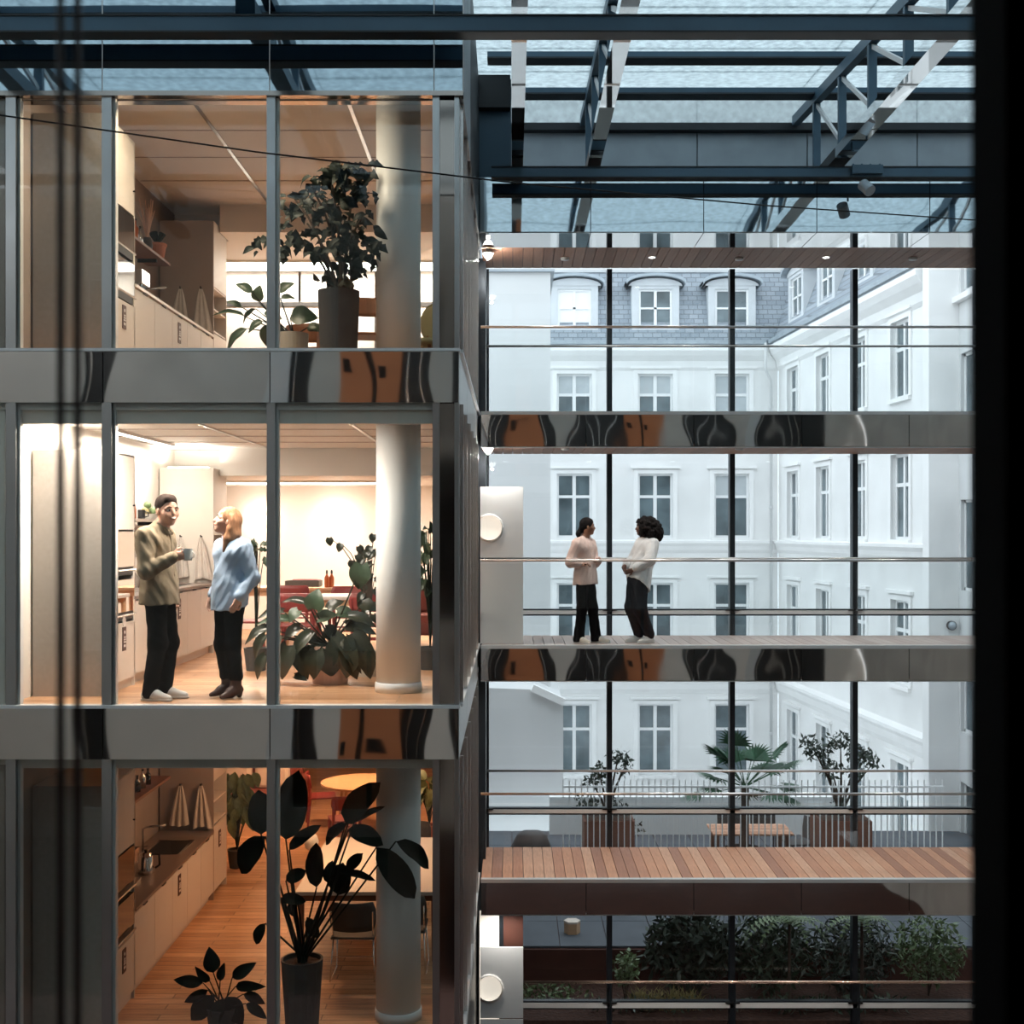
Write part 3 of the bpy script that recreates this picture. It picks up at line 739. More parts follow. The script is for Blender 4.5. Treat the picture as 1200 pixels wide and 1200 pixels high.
# ------------------------------------------------------------------ courtyard behind the glass
YT = 40.0
def cz(py, Y=YT): return PZ(py, Y)
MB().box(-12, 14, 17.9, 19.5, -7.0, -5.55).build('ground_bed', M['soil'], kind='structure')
gp = struct('floor_terrace')
MB().box(-12, 14, 19.5, 27, -5.35, -5.03).build('base', M['rust_wall'], gp)
nx, ny = 24, 6
for i in range(nx):
    for j in range(ny):
        if not (-1 <= -3 + i*0.75 < 10): continue
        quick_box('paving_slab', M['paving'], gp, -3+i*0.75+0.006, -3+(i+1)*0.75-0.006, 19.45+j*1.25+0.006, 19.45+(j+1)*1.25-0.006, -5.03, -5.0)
MB().box(-12, 14, 19.40, 19.5, -5.6, -5.04).build('wall_bed', M['rust_wall'], kind='structure')
MB().box(-15, 20, 27, 42, -8.2, -8.0).build('ground_court', M['facade_grey'], kind='structure')
MB().box(0.8, 7.0, 26.6, 26.85, -5.0, -4.2).build('wall_parapet', M['facade'], kind='structure')

# --- windows shared by the old buildings: origin at lower middle of the opening, x along wall, y into the wall
def window_parts(parent, Mx, w, h, variant=0, split=0.36, depth=0.16):
    """casement: frame part with panes as sub-parts; Mx maps (u,d,z) -> world"""
    def b(mb, u0, u1, d0, d1, z0, z1):
        vs_ = [Mx(u, d, z) for z in (z0, z1) for (u, d) in ((u0, d0), (u1, d0), (u1, d1), (u0, d1))]
        return mb.add(vs_, [(0,3,2,1),(4,5,6,7),(0,1,5,4),(1,2,6,5),(2,3,7,6),(3,0,4,7)])
    fr_ = MB(); e = 0.07
    b(fr_, -w/2, -w/2+e, depth-0.06, depth, 0, h); b(fr_, w/2-e, w/2, depth-0.06, depth, 0, h)
    b(fr_, -w/2+e, w/2-e, depth-0.06, depth, 0, e); b(fr_, -w/2+e, w/2-e, depth-0.06, depth, h-e, h)
    b(fr_, -0.055, 0.055, depth-0.07, depth, e, h-e)
    zs = h*(1-split)
    b(fr_, -w/2+e, -0.055, depth-0.065, depth, zs-0.045, zs+0.045); b(fr_, 0.055, w/2-e, depth-0.065, depth, zs-0.045, zs+0.045)
    win = fr_.build('window', M['win_white'], parent)
    for (u0, u1) in ((-w/2+e, -0.055), (0.055, w/2-e)):
        for k, (z0, z1) in enumerate(((e, zs-0.045), (zs+0.045, h-e))):
            pm = 'win_blind' if (variant == 1 and k == 1) or variant == 2 else 'win_dark'
            if variant == 3: pm = 'win_white'
            b(MB(), u0, u1, depth-0.03, depth-0.015, z0, z1).build('pane', M[pm], win)
    return win
def wall_with_openings(parent, Mx, u0, u1, z0, z1, holes, m, th=0.3):
    """solid wall face tiled around rectangular openings"""
    us = sorted(set([u0, u1] + [h[0] for h in holes] + [h[1] for h in holes]))
    zs = sorted(set([z0, z1] + [h[2] for h in holes] + [h[3] for h in holes]))
    mb = MB()
    for a, b_ in zip(us[:-1], us[1:]):
        c0 = None
        for c, d in zip(zs[:-1], zs[1:]):
            um, zm = (a+b_)/2, (c+d)/2
            if any(h[0] < um < h[1] and h[2] < zm < h[3] for h in holes): continue
            vs_ = [Mx(u, dd, z) for z in (c, d) for (u, dd) in ((a, 0), (b_, 0), (b_, th), (a, th))]
            mb.add(vs_, [(0,3,2,1),(4,5,6,7),(0,1,5,4),(1,2,6,5),(2,3,7,6),(3,0,4,7)])
    return mb.build('wall', m, parent)
def mold(parent, Mx, u0, u1, prof, m, name='cornice', mit=None):
    """moulding of profile [(out, z)...] along the wall"""
    mit = MITRE if mit is None else mit        # mitred where the two old buildings meet in the inner corner
    n = len(prof); vs_ = [Mx(u0+mit[0]*o_, -o_, z) for o_, z in prof] + [Mx(u1-mit[1]*o_, -o_, z) for o_, z in prof]
    return MB().add(vs_, [tuple(range(n)), tuple(range(2*n-1, n-1, -1))] + [(i, i+n, (i+1) % n + n, (i+1) % n) for i in range(n)]).build(name, m, parent)
MITRE = (0, 0)
ROWS = [  # bottom z, height of the four storeys below the eaves
    (cz(908), cz(825)-cz(908)), (cz(757), cz(683)-cz(757)), (cz(630), cz(555)-cz(630)), (cz(506), cz(438)-cz(506))]
EAVE = cz(420)
def surround(parent, Mx, w, h):
    mb = MB()
    def b(u0, u1, d0, d1, z0, z1):
        vs_ = [Mx(u, d, z) for z in (z0, z1) for (u, d) in ((u0, d0), (u1, d0), (u1, d1), (u0, d1))]
        mb.add(vs_, [(0,3,2,1),(4,5,6,7),(0,1,5,4),(1,2,6,5),(2,3,7,6),(3,0,4,7)])
    b(-w/2-0.14, -w/2, -0.04, 0.01, 0, h+0.12); b(w/2, w/2+0.14, -0.04, 0.01, 0, h+0.12); b(-w/2, w/2, -0.04, 0.01, h, h+0.12)
    b(-w/2-0.24, w/2+0.24, -0.10, 0.01, h+0.16, h+0.24); b(-w/2-0.1, w/2+0.1, -0.09, 0.01, -0.10, 0)
    return mb.build('window_surround', M['facade_trim'], parent)
def dormer(parent, Mx, w, h, variant):
    """arched dormer standing in front of the mansard"""
    def b(mb, u0, u1, d0, d1, z0, z1):
        vs_ = [Mx(u, d, z) for z in (z0, z1) for (u, d) in ((u0, d0), (u1, d0), (u1, d1), (u0, d1))]
        return mb.add(vs_, [(0,3,2,1),(4,5,6,7),(0,1,5,4),(1,2,6,5),(2,3,7,6),(3,0,4,7)])
    mb = MB()
    b(mb, -w/2-0.22, -w/2, 0.0, 1.4, -0.62, h+0.1); b(mb, w/2, w/2+0.22, 0.0, 1.4, -0.62, h+0.1); b(mb, -w/2, w/2, 0.0, 1.4, -0.62, -0.02)
    b(mb, -w/2, w/2, 0.0, 0.4, h, h+0.1)
    d = mb.build('dormer', M['dormer_grey'], parent)
    n = 12; R = w/2+0.32; rise = 0.25
    arc = [(R*math.cos(math.pi*k/n), h+0.1+rise*math.sin(math.pi*k/n)) for k in range(n+1)]
    vs_ = [Mx(u, -0.02, z) for u, z in arc] + [Mx(u, 1.5, z) for u, z in arc]
    MB().add(vs_, [tuple(range(n, -1, -1))] + [(k, k+1, k+n+2, k+n+1) for k in range(n)]).build('dormer_face', M['dormer_grey'], d)
    arc2 = [(R*1.09*math.cos(math.pi*k/n), h+0.12+rise*1.1*math.sin(math.pi*k/n)) for k in range(n+1)]
    arc3 = [(u*1.03, z+0.09) for u, z in arc2]
    vs_ = [Mx(u, -0.2, z) for u, z in arc2] + [Mx(u, -0.2, z) for u, z in arc3] + [Mx(u, 1.5, z) for u, z in arc2] + [Mx(u, 1.5, z) for u, z in arc3]
    q = n+1; fs_ = []
    for k in range(n):
        fs_ += [(k, k+1, q+k+1, q+k), (q+k, q+k+1, 3*q+k+1, 3*q+k), (k+1, k, 2*q+k, 2*q+k+1)]
    MB().add(vs_, fs_).build('dormer_roof', M['zinc'], d)
    # window of the dormer
    fr_ = MB(); e = 0.07
    for (u0, u1, z0, z1) in ((-w/2, -w/2+e, 0, h), (w/2-e, w/2, 0, h), (-w/2+e, w/2-e, 0, e), (-w/2+e, w/2-e, h-e, h), (-0.045, 0.045, e, h-e), (-w/2+e, w/2-e, h*0.5-0.03, h*0.5+0.03)):
        b(fr_, u0, u1, 0.06, 0.14, z0, z1)
    fr_.build('window_frame', M['win_white'], d)
    for (u0, u1) in ((-w/2+e, -0.045), (0.045, w/2-e)):
        for (z0, z1) in ((e, h*0.5-0.03), (h*0.5+0.03, h-e)):
            b(MB(), u0, u1, 0.10, 0.12, z0, z1).build('pane', M['win_white' if variant == 3 else 'win_dark'], d)

def old_building(name, label, Mx, u0, u1, centres, widths, variants, dorm, loc):
    t = thing(name, label, 'building', loc)
    holes = []
    for r_, (zb, h) in enumerate(ROWS):
        for i, c in enumerate(centres):
            w = widths
            holes.append((c-w/2, c+w/2, zb, zb+h))
    wall_with_openings(t, Mx, u0, u1, -8.0, EAVE, holes, M['facade'])
    for r_, (zb, h) in enumerate(ROWS):
        for i, c in enumerate(centres):
            Mw = (lambda c_, zb_: (lambda u, d, z: Mx(c_+u, d, zb_+z)))(c, zb)
            window_parts(t, Mw, widths, h, variants[r_][i % len(variants[r_])])
            surround(t, Mw, widths, h)
    # string courses, cornice, gutter
    z = cz(640); mold(t, Mx, u0, u1, [(0, z-0.22), (0.10, z-0.12), (0.14, z), (0.22, z+0.10), (0.22, z+0.17), (0, z+0.2)], M['facade_trim'], 'string_course')
    z = cz(800); mold(t, Mx, u0, u1, [(0, z-0.35), (0.10, z-0.2), (0.15, z), (0.22, z+0.1), (0.22, z+0.18), (0, z+0.24)], M['facade_trim'], 'string_course')
    z = EAVE; mold(t, Mx, u0, u1, [(0, z-0.40), (0.08, z-0.30), (0.12, z-0.1), (0.30, z+0.05), (0.42, z+0.2), (0.42, z+0.34), (0, z+0.40)], M['facade_trim'])
    z = EAVE+0.40; mold(t, Mx, u0, u1, [(0.46, z), (0.46, z+0.12), (0.34, z+0.12), (0.34, z)], M['zinc'], 'gutter')
    # mansard: steep slate face then flat zinc
    z0, z1 = EAVE+0.40, EAVE+0.40+2.55
    mold(t, Mx, u0, u1, [(0.25, z0), (-0.75, z1), (-1.2, z1), (-1.2, z0)], M['slate'], 'mansard_roof')
    mold(t, Mx, u0, u1, [(-0.70, z1-0.04), (-0.62, z1+0.08), (-0.66, z1+0.40), (-1.2, z1+0.40), (-1.2, z1)], M['facade_trim'], 'roof_flashing')
    mold(t, Mx, u0, u1, [(-0.75, z1+0.40), (-4.0, z1+2.2), (-4.0, z1+0.4)], M['slate'], 'upper_roof')
    for i, c in enumerate(dorm):
        Md = (lambda c_: (lambda u, d, z: Mx(c_+u, d-0.05, EAVE+0.40+0.60+z)))(c)
        dormer(t, Md, 1.08, 1.22, 3 if (i == 0 and name == 'court_building') else 0)
    return t
MxA = lambda u, d, z: Vector((u, YT+d, z))
cA = [PX(p, YT) for p in (673, 768, 857.5)]
MITRE = (0, 1)
old_building('court_building', 'white old facade facing the hall with arched dormers in a slate mansard', MxA, -2.0, 8.54, cA, 1.12,
             [[0, 0, 0], [0, 0, 0], [0, 0, 1], [1, 1, 2]], cA, (3.3, 40.2, -8))
dirn = Vector((0.075, -1, 0)).normalized(); nrm = Vector((-1, -0.075, 0)).normalized()
C0 = Vector((8.55, 40.0, 0))
MxB = lambda u, d, z: C0 + dirn*u - nrm*d + Vector((0, 0, z))
cB = [(40-y)*1.003 for y in (38.4, 35.55, 32.7, 29.85)]
MITRE = (1, 0)
old_building('court_wing', 'white old wing receding towards the hall with grey stains', MxB, 0.0, 12.1, cB, 1.12,
             [[0, 0, 0, 0], [0, 0, 0, 0], [0, 0, 0, 0], [0, 0, 0, 0]], [(40-y)*1.003 for y in (38.0, 35.2, 32.3)], (9.0, 34, -8))
# drainpipe in the inner corner, standing clear of the string courses and bent out to the gutter
MITRE = (0, 0)
t = thing('drainpipe', 'thin white drainpipe in the corner between the facade and the receding wing', 'pipe', (8.26, 39.71, -8))
MB().tube([(8.26, 39.71, -8.0), (8.26, 39.71, EAVE-0.75), (8.04, 39.49, EAVE-0.45), (8.04, 39.49, EAVE+0.42)], 0.045, 8).build('pipe', M['facade_grey'], t, smooth=True)
for z in (-5, -1.5, 2.2, 5.4): MB().lathe([(0.065, z), (0.065, z+0.08)], (8.26, 39.71, 0), 10).build('collar', M['facade_grey'], t); MB().bar((8.26, 39.71, z+0.04), (8.26, 40.0, z+0.04), 0.03, 0.03).build('wall_bracket', M['facade_grey'], t)

# modern block at the right
t = thing('modern_block', 'plain white modern block with tall dark windows beyond the receding wing', 'building', (10.5, 24.5, -8))
MxC = lambda u, d, z: Vector((9.65+d, 27.3-u, z))
vw = [(PZ(695, 25.6), PZ(584, 25.6)), (PZ(868, 25.6), PZ(790, 25.6)), (PZ(500, 25.6), PZ(405, 25.6)), (PZ(330, 25.6), PZ(290, 25.6)), (-6.2, -3.9)]
holes = [(0.52, 1.42, a, b_) for a, b_ in vw] + [(3.2, 4.3, a, b_) for a, b_ in vw]
wall_with_openings(t, MxC, 0, 9.0, -8, 9.0, holes, M['facade_grey'])
for u0, u1, a, b_ in holes:
    f_ = MB()
    for (x0, x1, z0, z1) in ((u0, u0+0.06, a, b_), (u1-0.06, u1, a, b_), (u0, u1, a, a+0.06), (u0, u1, b_-0.06, b_), (u0+0.58, u0+0.64, a, b_)):
        vs_ = [MxC(u, d, z) for z in (z0, z1) for (u, d) in ((x0, 0.08), (x1, 0.08), (x1, 0.14), (x0, 0.14))]
        f_.add(vs_, [(0,3,2,1),(4,5,6,7),(0,1,5,4),(1,2,6,5),(2,3,7,6),(3,0,4,7)])
    f_ = f_.build('window', M['win_white'], t)
    vs_ = [MxC(u, d, z) for z in (a, b_) for (u, d) in ((u0, 0.11), (u1, 0.11), (u1, 0.12), (u0, 0.12))]
    MB().add(vs_, [(0,3,2,1),(4,5,6,7),(0,1,5,4),(1,2,6,5),(2,3,7,6),(3,0,4,7)]).build('pane', M['win_dark'], f_)
quick_box('end_wall', M['facade_grey'], t, 9.2, 12.0, 27.3, 27.8, -8, 9.0)
quick_box('corner_pier', M['facade_trim'], t, 9.0, 9.66, 26.9, 27.3, -8, 9.0)
for z in (PZ(345, 26.5),):
    quick_box('ledge', M['facade_trim'], t, 9.5, 9.66, 22, 26.9, z-0.12, z)
t = thing('outdoor_lamp', 'round bulkhead lamp on the white wall at the end of the wing', 'lamp', P(1115, 733, 26.86))
c = P(1115, 733, 26.86)
MB().lathe([(0.10, 26.81), (0.10, 26.902)], (c.x, 0, c.z), 18, axis='y').build('base', M['charcoal'], t)
MB().lathe([(0.005, 26.73), (0.06, 26.75), (0.09, 26.81)], (c.x, 0, c.z), 18, axis='y').build('glass_dome', M['zinc'], t, smooth=True)

# plain left wing
t = thing('side_wing', 'plain pale grey wall of a side wing next to the old facade', 'building', (-4, 30, -8))
quick_box('upper_wall', M['facade_grey'], t, -10, PX(645, 30), 30, 36, PZ(806, 30), PZ(319, 30))
MB().prism([(-10, -8), (PX(660, 28), -8), (PX(660, 28), PZ(824, 28)), (PX(625, 28), PZ(808, 28)), (-10, PZ(790, 28))], 'y', 28, 34).build('lower_wall', M['facade_grey'], t)
MB().bar((PX(661, 27.9), 27.95, PZ(823, 27.9)), (PX(624, 27.9), 27.95, PZ(806, 27.9)), 0.2, 0.16).build('gutter', M['facade_trim'], t)
quick_box('roof_cap', M['zinc'], t, -10.1, PX(645, 30)+0.1, 29.9, 36.1, PZ(319, 30), PZ(316, 30))

# fence on the terrace
YFE = 22.0
t = thing('terrace_fence', 'white metal fence with thin upright bars along the terrace', 'fence', (4.5, YFE, -5.0))
x0, x1 = PX(660, YFE), PX(1106, YFE)
quick_box('top_rail', M['win_white'], t, x0, x1, YFE-0.02, YFE+0.02, PZ(923, YFE), PZ(921, YFE))
quick_box('bottom_rail', M['win_white'], t, x0, x1, YFE-0.02, YFE+0.02, -4.85, -4.81)
bar_me = None
nb = int((x1-x0)/0.108)
for i in range(nb+1):
    x = x0 + i*0.108
    if bar_me is None:
        b0 = MB().box(x-0.009, x+0.009, YFE-0.009, YFE+0.009, -5.0, PZ(914, YFE)).build('baluster', M['win_white'], t); bar_me = b0; xb = x
    else: inst('baluster', bar_me, t, (x-xb, 0, 0))
# ------------------------------------------------------------------ kitchens
XF, XW = -3.62, -4.27         # cabinet fronts and wall behind
FLOORNAME = {3.0: 'uppermost', 0.0: 'bright', -3.0: 'lowest'}
def sign(L, y, z, label, h=0.22, w=0.10):
    t = thing('waste_sign', label, 'sign', (XF, y, L+z))
    quick_box('board', M['sign_brown'], t, XF, XF+0.008, y-w/2, y+w/2, L+z, L+z+h)
    quick_box('pictogram', M['sign_white'], t, XF+0.008, XF+0.010, y-w*0.25, y+w*0.25, L+z+h*0.16, L+z+h*0.26)
    for k in range(3):
        quick_box('pictogram', M['sign_white'], t, XF+0.008, XF+0.010, y-w*(0.28-0.05*k), y+w*(0.28-0.03*k), L+z+h*(0.34+0.10*k), L+z+h*(0.40+0.10*k))
    MB().lathe([(w*0.16, XF+0.008), (w*0.16, XF+0.010)], (0, y, L+z+h*0.78), 12, axis='x').build('pictogram', M['sign_white'], t)
def kitchen(L):
    fl = FLOORNAME[L]
    # tall unit at the glass, with two glazed oven fronts
    t = thing('tall_cabinet', {3.0: 'tall grey cabinet with glazed ovens behind the uppermost window', 0.0: 'tall cabinet with glazed ovens behind the man in olive jacket', -3.0: 'tall dark cabinet with glazed ovens on the lowest floor'}[L], 'cabinet', (-3.95, 11.5, L))
    y0, y1 = 11.1, 11.96
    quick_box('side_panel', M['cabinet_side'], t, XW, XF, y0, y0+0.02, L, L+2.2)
    quick_box('side_panel', M['cabinet'], t, XW, XF, y1-0.02, y1, L, L+2.2)
    quick_box('top_panel', M['cabinet'], t, XW, XF, y0+0.02, y1-0.02, L+2.18, L+2.2)
    quick_box('back_panel', M['cabinet'], t, XW, XW+0.02, y0+0.02, y1-0.02, L+0.08, L+2.18)
    quick_box('plinth', M['cabinet'], t, XW, XF-0.03, y0+0.02, y1-0.02, L, L+0.08)
    d = quick_box('door', M['cabinet'], t, XF-0.02, XF, y0+0.024, y1-0.004, L+0.085, L+0.62)
    d = quick_box('door', M['cabinet'], t, XF-0.02, XF, y0+0.024, y1-0.004, L+1.49, L+2.19)
    MB().tube([(XF, y1-0.06, L+1.72), (XF+0.02, y1-0.06, L+1.72)], 0.008, 8).build('knob', M['black'], d)
    for z0, z1 in ((0.64, 1.02), (1.06, 1.47)):
        o = quick_box('oven', M['charcoal'], t, XF-0.3, XF-0.012, y0+0.024, y1-0.004, L+z0, L+z1)
        quick_box('oven_glass', M['black_gloss'] if L != 0 else M['chrome'], o, XF-0.012, XF, y0+0.03, y1-0.01, L+z0+0.08, L+z1)
        MB().tube([(XF+0.03, y0+0.1, L+z0+0.05), (XF+0.03, y1-0.08, L+z0+0.05)], 0.010, 8).build('handle', M['steel'], o)
    # base units
    ys = [11.96, 12.62, 13.28, 13.9, 14.5, 15.1]
    for i in range(len(ys)-1):
        a, b_ = ys[i]+0.002, ys[i+1]-0.002
        nth = ['beside the tall cabinet', 'second after the tall cabinet', 'in the middle of the row', 'next but one to the end cabinet', 'touching the end cabinet'][i]
        t = thing('base_cabinet', 'pale base cabinet %s on the %s floor' % (nth, fl), 'cabinet', (-3.9, (a+b_)/2, L), group='base cabinets of the %s floor' % fl)
        quick_box('body', M['cabinet'], t, XW, XF-0.022, a, b_, L+0.10, L+0.82)
        quick_box('plinth', M['cabinet'], t, XW, XF-0.06, a, b_, L, L+0.10)
        d = quick_box('door', M['cabinet'], t, XF-0.02, XF, a+0.002, b_-0.002, L+0.105, L+0.80)
        quick_box('pull', M['charcoal'], d, XF-0.005, XF+0.012, (a+b_)/2-0.06, (a+b_)/2+0.06, L+0.80, L+0.812)
    wt = thing('worktop', 'dark worktop along the kitchen row of the %s floor' % fl, 'worktop', (-3.9, 13.5, L+0.82))
    quick_box('slab', M['worktop'] if L != 3 else M['table_white'], wt, XW, XF+0.012, 11.962, 15.098, L+0.822, L+0.85)
    # end unit, its side panel faces the glass
    t = thing('end_cabinet', 'tall end cabinet with open shelves at the far end of the %s kitchen' % fl, 'cabinet', (-3.9, 15.45, L))
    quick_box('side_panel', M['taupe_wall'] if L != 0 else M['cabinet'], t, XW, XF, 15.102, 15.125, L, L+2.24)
    quick_box('side_panel', M['cabinet'], t, XW, XF, 15.78, 15.80, L, L+2.24)
    quick_box('top_panel', M['cabinet'], t, XW, XF, 15.125, 15.78, L+2.22, L+2.24)
    quick_box('back_panel', M['cabinet'], t, XW, XW+0.02, 15.125, 15.78, L+0.1, L+2.22)
    quick_box('door', M['cabinet'], t, XF-0.02, XF, 15.128, 15.776, L+1.45, L+2.218)
    quick_box('door', M['cabinet'], t, XF-0.02, XF, 15.128, 15.776, L+0.10, L+0.88)
    for z in (0.9, 1.17, 1.43): quick_box('shelf', M['cabinet'], t, XW+0.02, XF-0.01, 15.125, 15.78, L+z, L+z+0.018)
    # wall shelf with things on it
    t = thing('wall_shelf', 'thin wooden wall shelf above the worktop of the %s floor' % fl, 'shelf', (-4.13, 13.0, L+1.58))
    quick_box('board', M['brown_wood'] if L != 0 else M['table_white'], t, XW, -4.0, 11.97, 14.6, L+1.58, L+1.61)
    for y in (12.3, 14.2): quick_box('bracket', M['black'], t, XW, -4.05, y, y+0.02, L+1.54, L+1.58)
    z = L+1.61
    def bottle(y, r, h, m, lab):
        t = thing('bottle', lab, 'bottle', (-4.12, y, z))
        MB().lathe([(r, 0), (r, h*0.62), (r*0.4, h*0.75), (r*0.35, h*0.95)], (-4.12, y, z), 14).build('glass_body', M[m], t, smooth=True)
        MB().lathe([(r*0.42, h*0.93), (r*0.42, h)], (-4.12, y, z), 12).build('cap', M['black'], t)
    if L == 3.0:
        bottle(13.62, 0.035, 0.28, 'amber', 'brown bottle on the wooden shelf of the uppermost kitchen')
        bottle(13.8, 0.03, 0.24, 'steel', 'pale bottle on the wooden shelf of the uppermost kitchen')
        t = thing('dry_bouquet', 'dried branches in a jar on the uppermost kitchen shelf', 'bouquet', (-4.12, 14.08, z))
        MB().lathe([(0.05, 0), (0.06, 0.1), (0.04, 0.18)], (-4.12, 14.08, z), 14).build('jar', M['charcoal'], t, smooth=True)
        mb = MB(); r_ = random.Random(4)
        for k in range(22):
            a = r_.uniform(0, 6.28); s_ = r_.uniform(0.02, 0.14)
            mb.tube([(-4.12, 14.08, z+0.15), (-4.12+0.4*s_*math.cos(a), 14.08+0.6*s_*math.sin(a), z+0.35), (-4.12+s_*math.cos(a)*0.8, 14.08+s_*math.sin(a)*1.3, z+r_.uniform(0.45, 0.62))], 0.005, 4)
        mb.build('branches', M['pot_pink'], t, kind='stuff')
        t = thing('clay_pot', 'terracotta pot with a dark plant at the end of the uppermost kitchen shelf', 'pot', (-4.12, 14.47, z))
        MB().lathe([(0.07, 0), (0.10, 0.17), (0.11, 0.17), (0.11, 0.20)], (-4.12, 14.47, z), 18).build('pot_body', M['terracotta'], t)
        mb = MB()
        for k in range(14):
            a = r_.uniform(0, 6.28); mb.tube([(-4.12, 14.47, z+0.19), (-4.12+0.08*math.cos(a), 14.47+0.1*math.sin(a), z+0.32)], [0.012, 0.022], 5)
        mb.build('succulent', M['leaf_dark'], t, kind='stuff')
    elif L == 0.0:
        t = thing('snack_bag', 'orange snack bag standing on the white kitchen shelf', 'bag', (-4.1, 13.45, z))
        MB().lathe([(0.045, 0), (0.05, 0.08), (0.03, 0.17)], (-4.1, 13.45, z), 10).build('bag_body', M['terracotta'], t)
        t = thing('mug', 'black mug standing on the white kitchen shelf', 'mug', (-4.06, 13.65, z))
        MB().lathe([(0.04, 0), (0.04, 0.10)], (-4.06, 13.65, z), 16).build('cup', M['black'], t)
        MB().tube([(-4.02, 13.65, z+0.08), (-3.985, 13.65, z+0.07), (-3.985, 13.65, z+0.03), (-4.02, 13.65, z+0.02)], 0.007, 6).build('handle', M['black'], t)
        t = thing('fruit_bowl', 'bowl of yellow and green fruit on the white kitchen shelf', 'bowl', (-4.1, 14.1, z))
        MB().lathe([(0.05, 0), (0.10, 0.06), (0.105, 0.06)], (-4.1, 14.1, z), 18, cap=False).build('bowl', M['ceramic'], t)
        for k, (a, b_, c) in enumerate(((-0.04, -0.05, 0.09), (0.03, 0.03, 0.10), (0.0, 0.06, 0.09), (-0.03, 0.02, 0.16))):
            p = Vector((-4.1+a, 14.1+b_, z+c)); MB().lathe([(0.004, -0.045), (0.035, -0.025), (0.045, 0), (0.035, 0.025), (0.004, 0.045)], p, 12).build('fruit', M['leaf_light'] if k % 2 else M['grass_dry'], t, smooth=True)
    else:
        for k in range(5):
            bottle(13.3+0.2*k, 0.035, 0.18+0.03*(k % 2), 'steel' if k % 2 else 'black_gloss', 'small %s bottle on the wooden shelf of the lowest kitchen' % ['black glossy', 'steel', 'dark short', 'shiny metal', 'black stout'][k])
    # things on the worktop
    zt = L+0.85
    t = thing('tap', 'angular steel tap at the sink of the %s kitchen' % fl, 'tap', (-4.12, 13.9, zt))
    MB().tube([(-4.12, 13.9, zt), (-4.12, 13.9, zt+0.30), (-4.08, 13.9, zt+0.325), (-3.86, 13.9, zt+0.345)], 0.012, 10).build('spout', M['steel'], t, smooth=True)
    MB().tube([(-4.12, 13.9, zt), (-4.12, 13.9, zt+0.05)], 0.022, 12).build('base', M['steel'], t)
    MB().tube([(-4.12, 13.9, zt+0.10), (-4.06, 13.9, zt+0.115)], 0.007, 8).build('lever', M['steel'], t)
    t = thing('sink', 'sunken dark steel sink in the worktop of the %s floor' % fl, 'sink', (-3.93, 14.25, zt))
    quick_box('rim', M['steel'], t, -4.14, -3.72, 13.95, 14.62, zt, zt+0.004)
    quick_box('basin', M['black'], t, -4.11, -3.75, 13.98, 14.59, zt+0.004, zt+0.006)
    if L != 3:
        c = (-3.88, 13.2, zt)
        t = thing('kettle', 'shiny steel kettle with black handle on the worktop of the %s floor' % fl, 'kettle', c)
        MB().lathe([(0.085, 0), (0.085, 0.03), (0.075, 0.16), (0.06, 0.21), (0.03, 0.225)], c, 20).build('body', M['chrome'], t, smooth=True)
        MB().lathe([(0.016, 0.22), (0.018, 0.25)], c, 10).build('lid_knob', M['black'], t)
        MB().tube([(c[0]+0.06, c[1]+0.02, zt+0.20), (c[0]+0.13, c[1]+0.04, zt+0.19), (c[0]+0.135, c[1]+0.04, zt+0.08), (c[0]+0.09, c[1]+0.03, zt+0.05)], 0.012, 8).build('handle', M['black'], t)
        MB().tube([(c[0]-0.07, c[1], zt+0.14), (c[0]-0.11, c[1], zt+0.19)], [0.02, 0.012], 8).build('spout', M['chrome'], t)
    c = (-3.98, 12.28, zt)
    yo = 12.98 if L == 3 else 12.6
    t = thing('coffee_machine', 'black and steel coffee machine on the worktop of the %s floor' % fl, 'machine', (-3.98, yo+0.16, zt))
    quick_box('body', M['black'], t, -4.18, -3.98, yo, yo+0.32, zt, zt+0.36)
    quick_box('brew_head', M['steel'], t, -3.98, -3.86, yo+0.02, yo+0.30, zt+0.22, zt+0.36)
    quick_box('drip_tray', M['steel'], t, -3.98, -3.84, yo+0.02, yo+0.30, zt, zt+0.04)
    for y in (yo+0.1, yo+0.22): MB().tube([(-3.91, y, zt+0.22), (-3.91, y, zt+0.15)], [0.03, 0.02], 10).build('spout', M['chrome'], t)
    # towels on the end cabinet
    for k, (px, d) in enumerate(((212, 0), (236, 1))):
        c = Vector((PX(px, 15.07), 15.08, L+1.40))
        lab = ['draped tea towel hanging nearer to the kitchen wall on the %s floor', 'draped tea towel hanging at the worktop edge on the %s floor'][k] % fl
        t = thing('tea_towel', lab, 'towel', c)
        mb = MB(); n, mrow = 17, 9; vs_ = []; fs_ = []
        for side in (0, 1):
            for j in range(mrow):
                f_ = j/(mrow-1); wd = 0.02+0.10*f_**0.75
                for i in range(n):
                    u = i/(n-1)*2-1
                    vs_.append((c.x+u*wd+0.02*f_*(k*2-1), c.y-0.03-0.02*math.cos(u*9+k)*(0.25+f_)-0.012*side, c.z-0.49*f_-0.035*f_*abs(u)**1.5*(1 if k else -0.6)))
        for side in (0, 1):
            o_ = side*n*mrow
            for j in range(mrow-1):
                for i in range(n-1):
                    q = (o_+j*n+i, o_+j*n+i+1, o_+(j+1)*n+i+1, o_+(j+1)*n+i)
                    fs_.append(q if side else q[::-1])
        mb.add(vs_, fs_).build('cloth', M['towel'], t, smooth=True)
        MB().tube([(c.x, 15.10, c.z+0.01), (c.x, 15.03, c.z+0.01), (c.x, 15.03, c.z+0.03)], 0.008, 8).build('hook', M['black'], t)
    # signs
    sign(L, 11.62, 0.36, 'dark waste sorting sign on the tall cabinet of the %s floor' % fl)
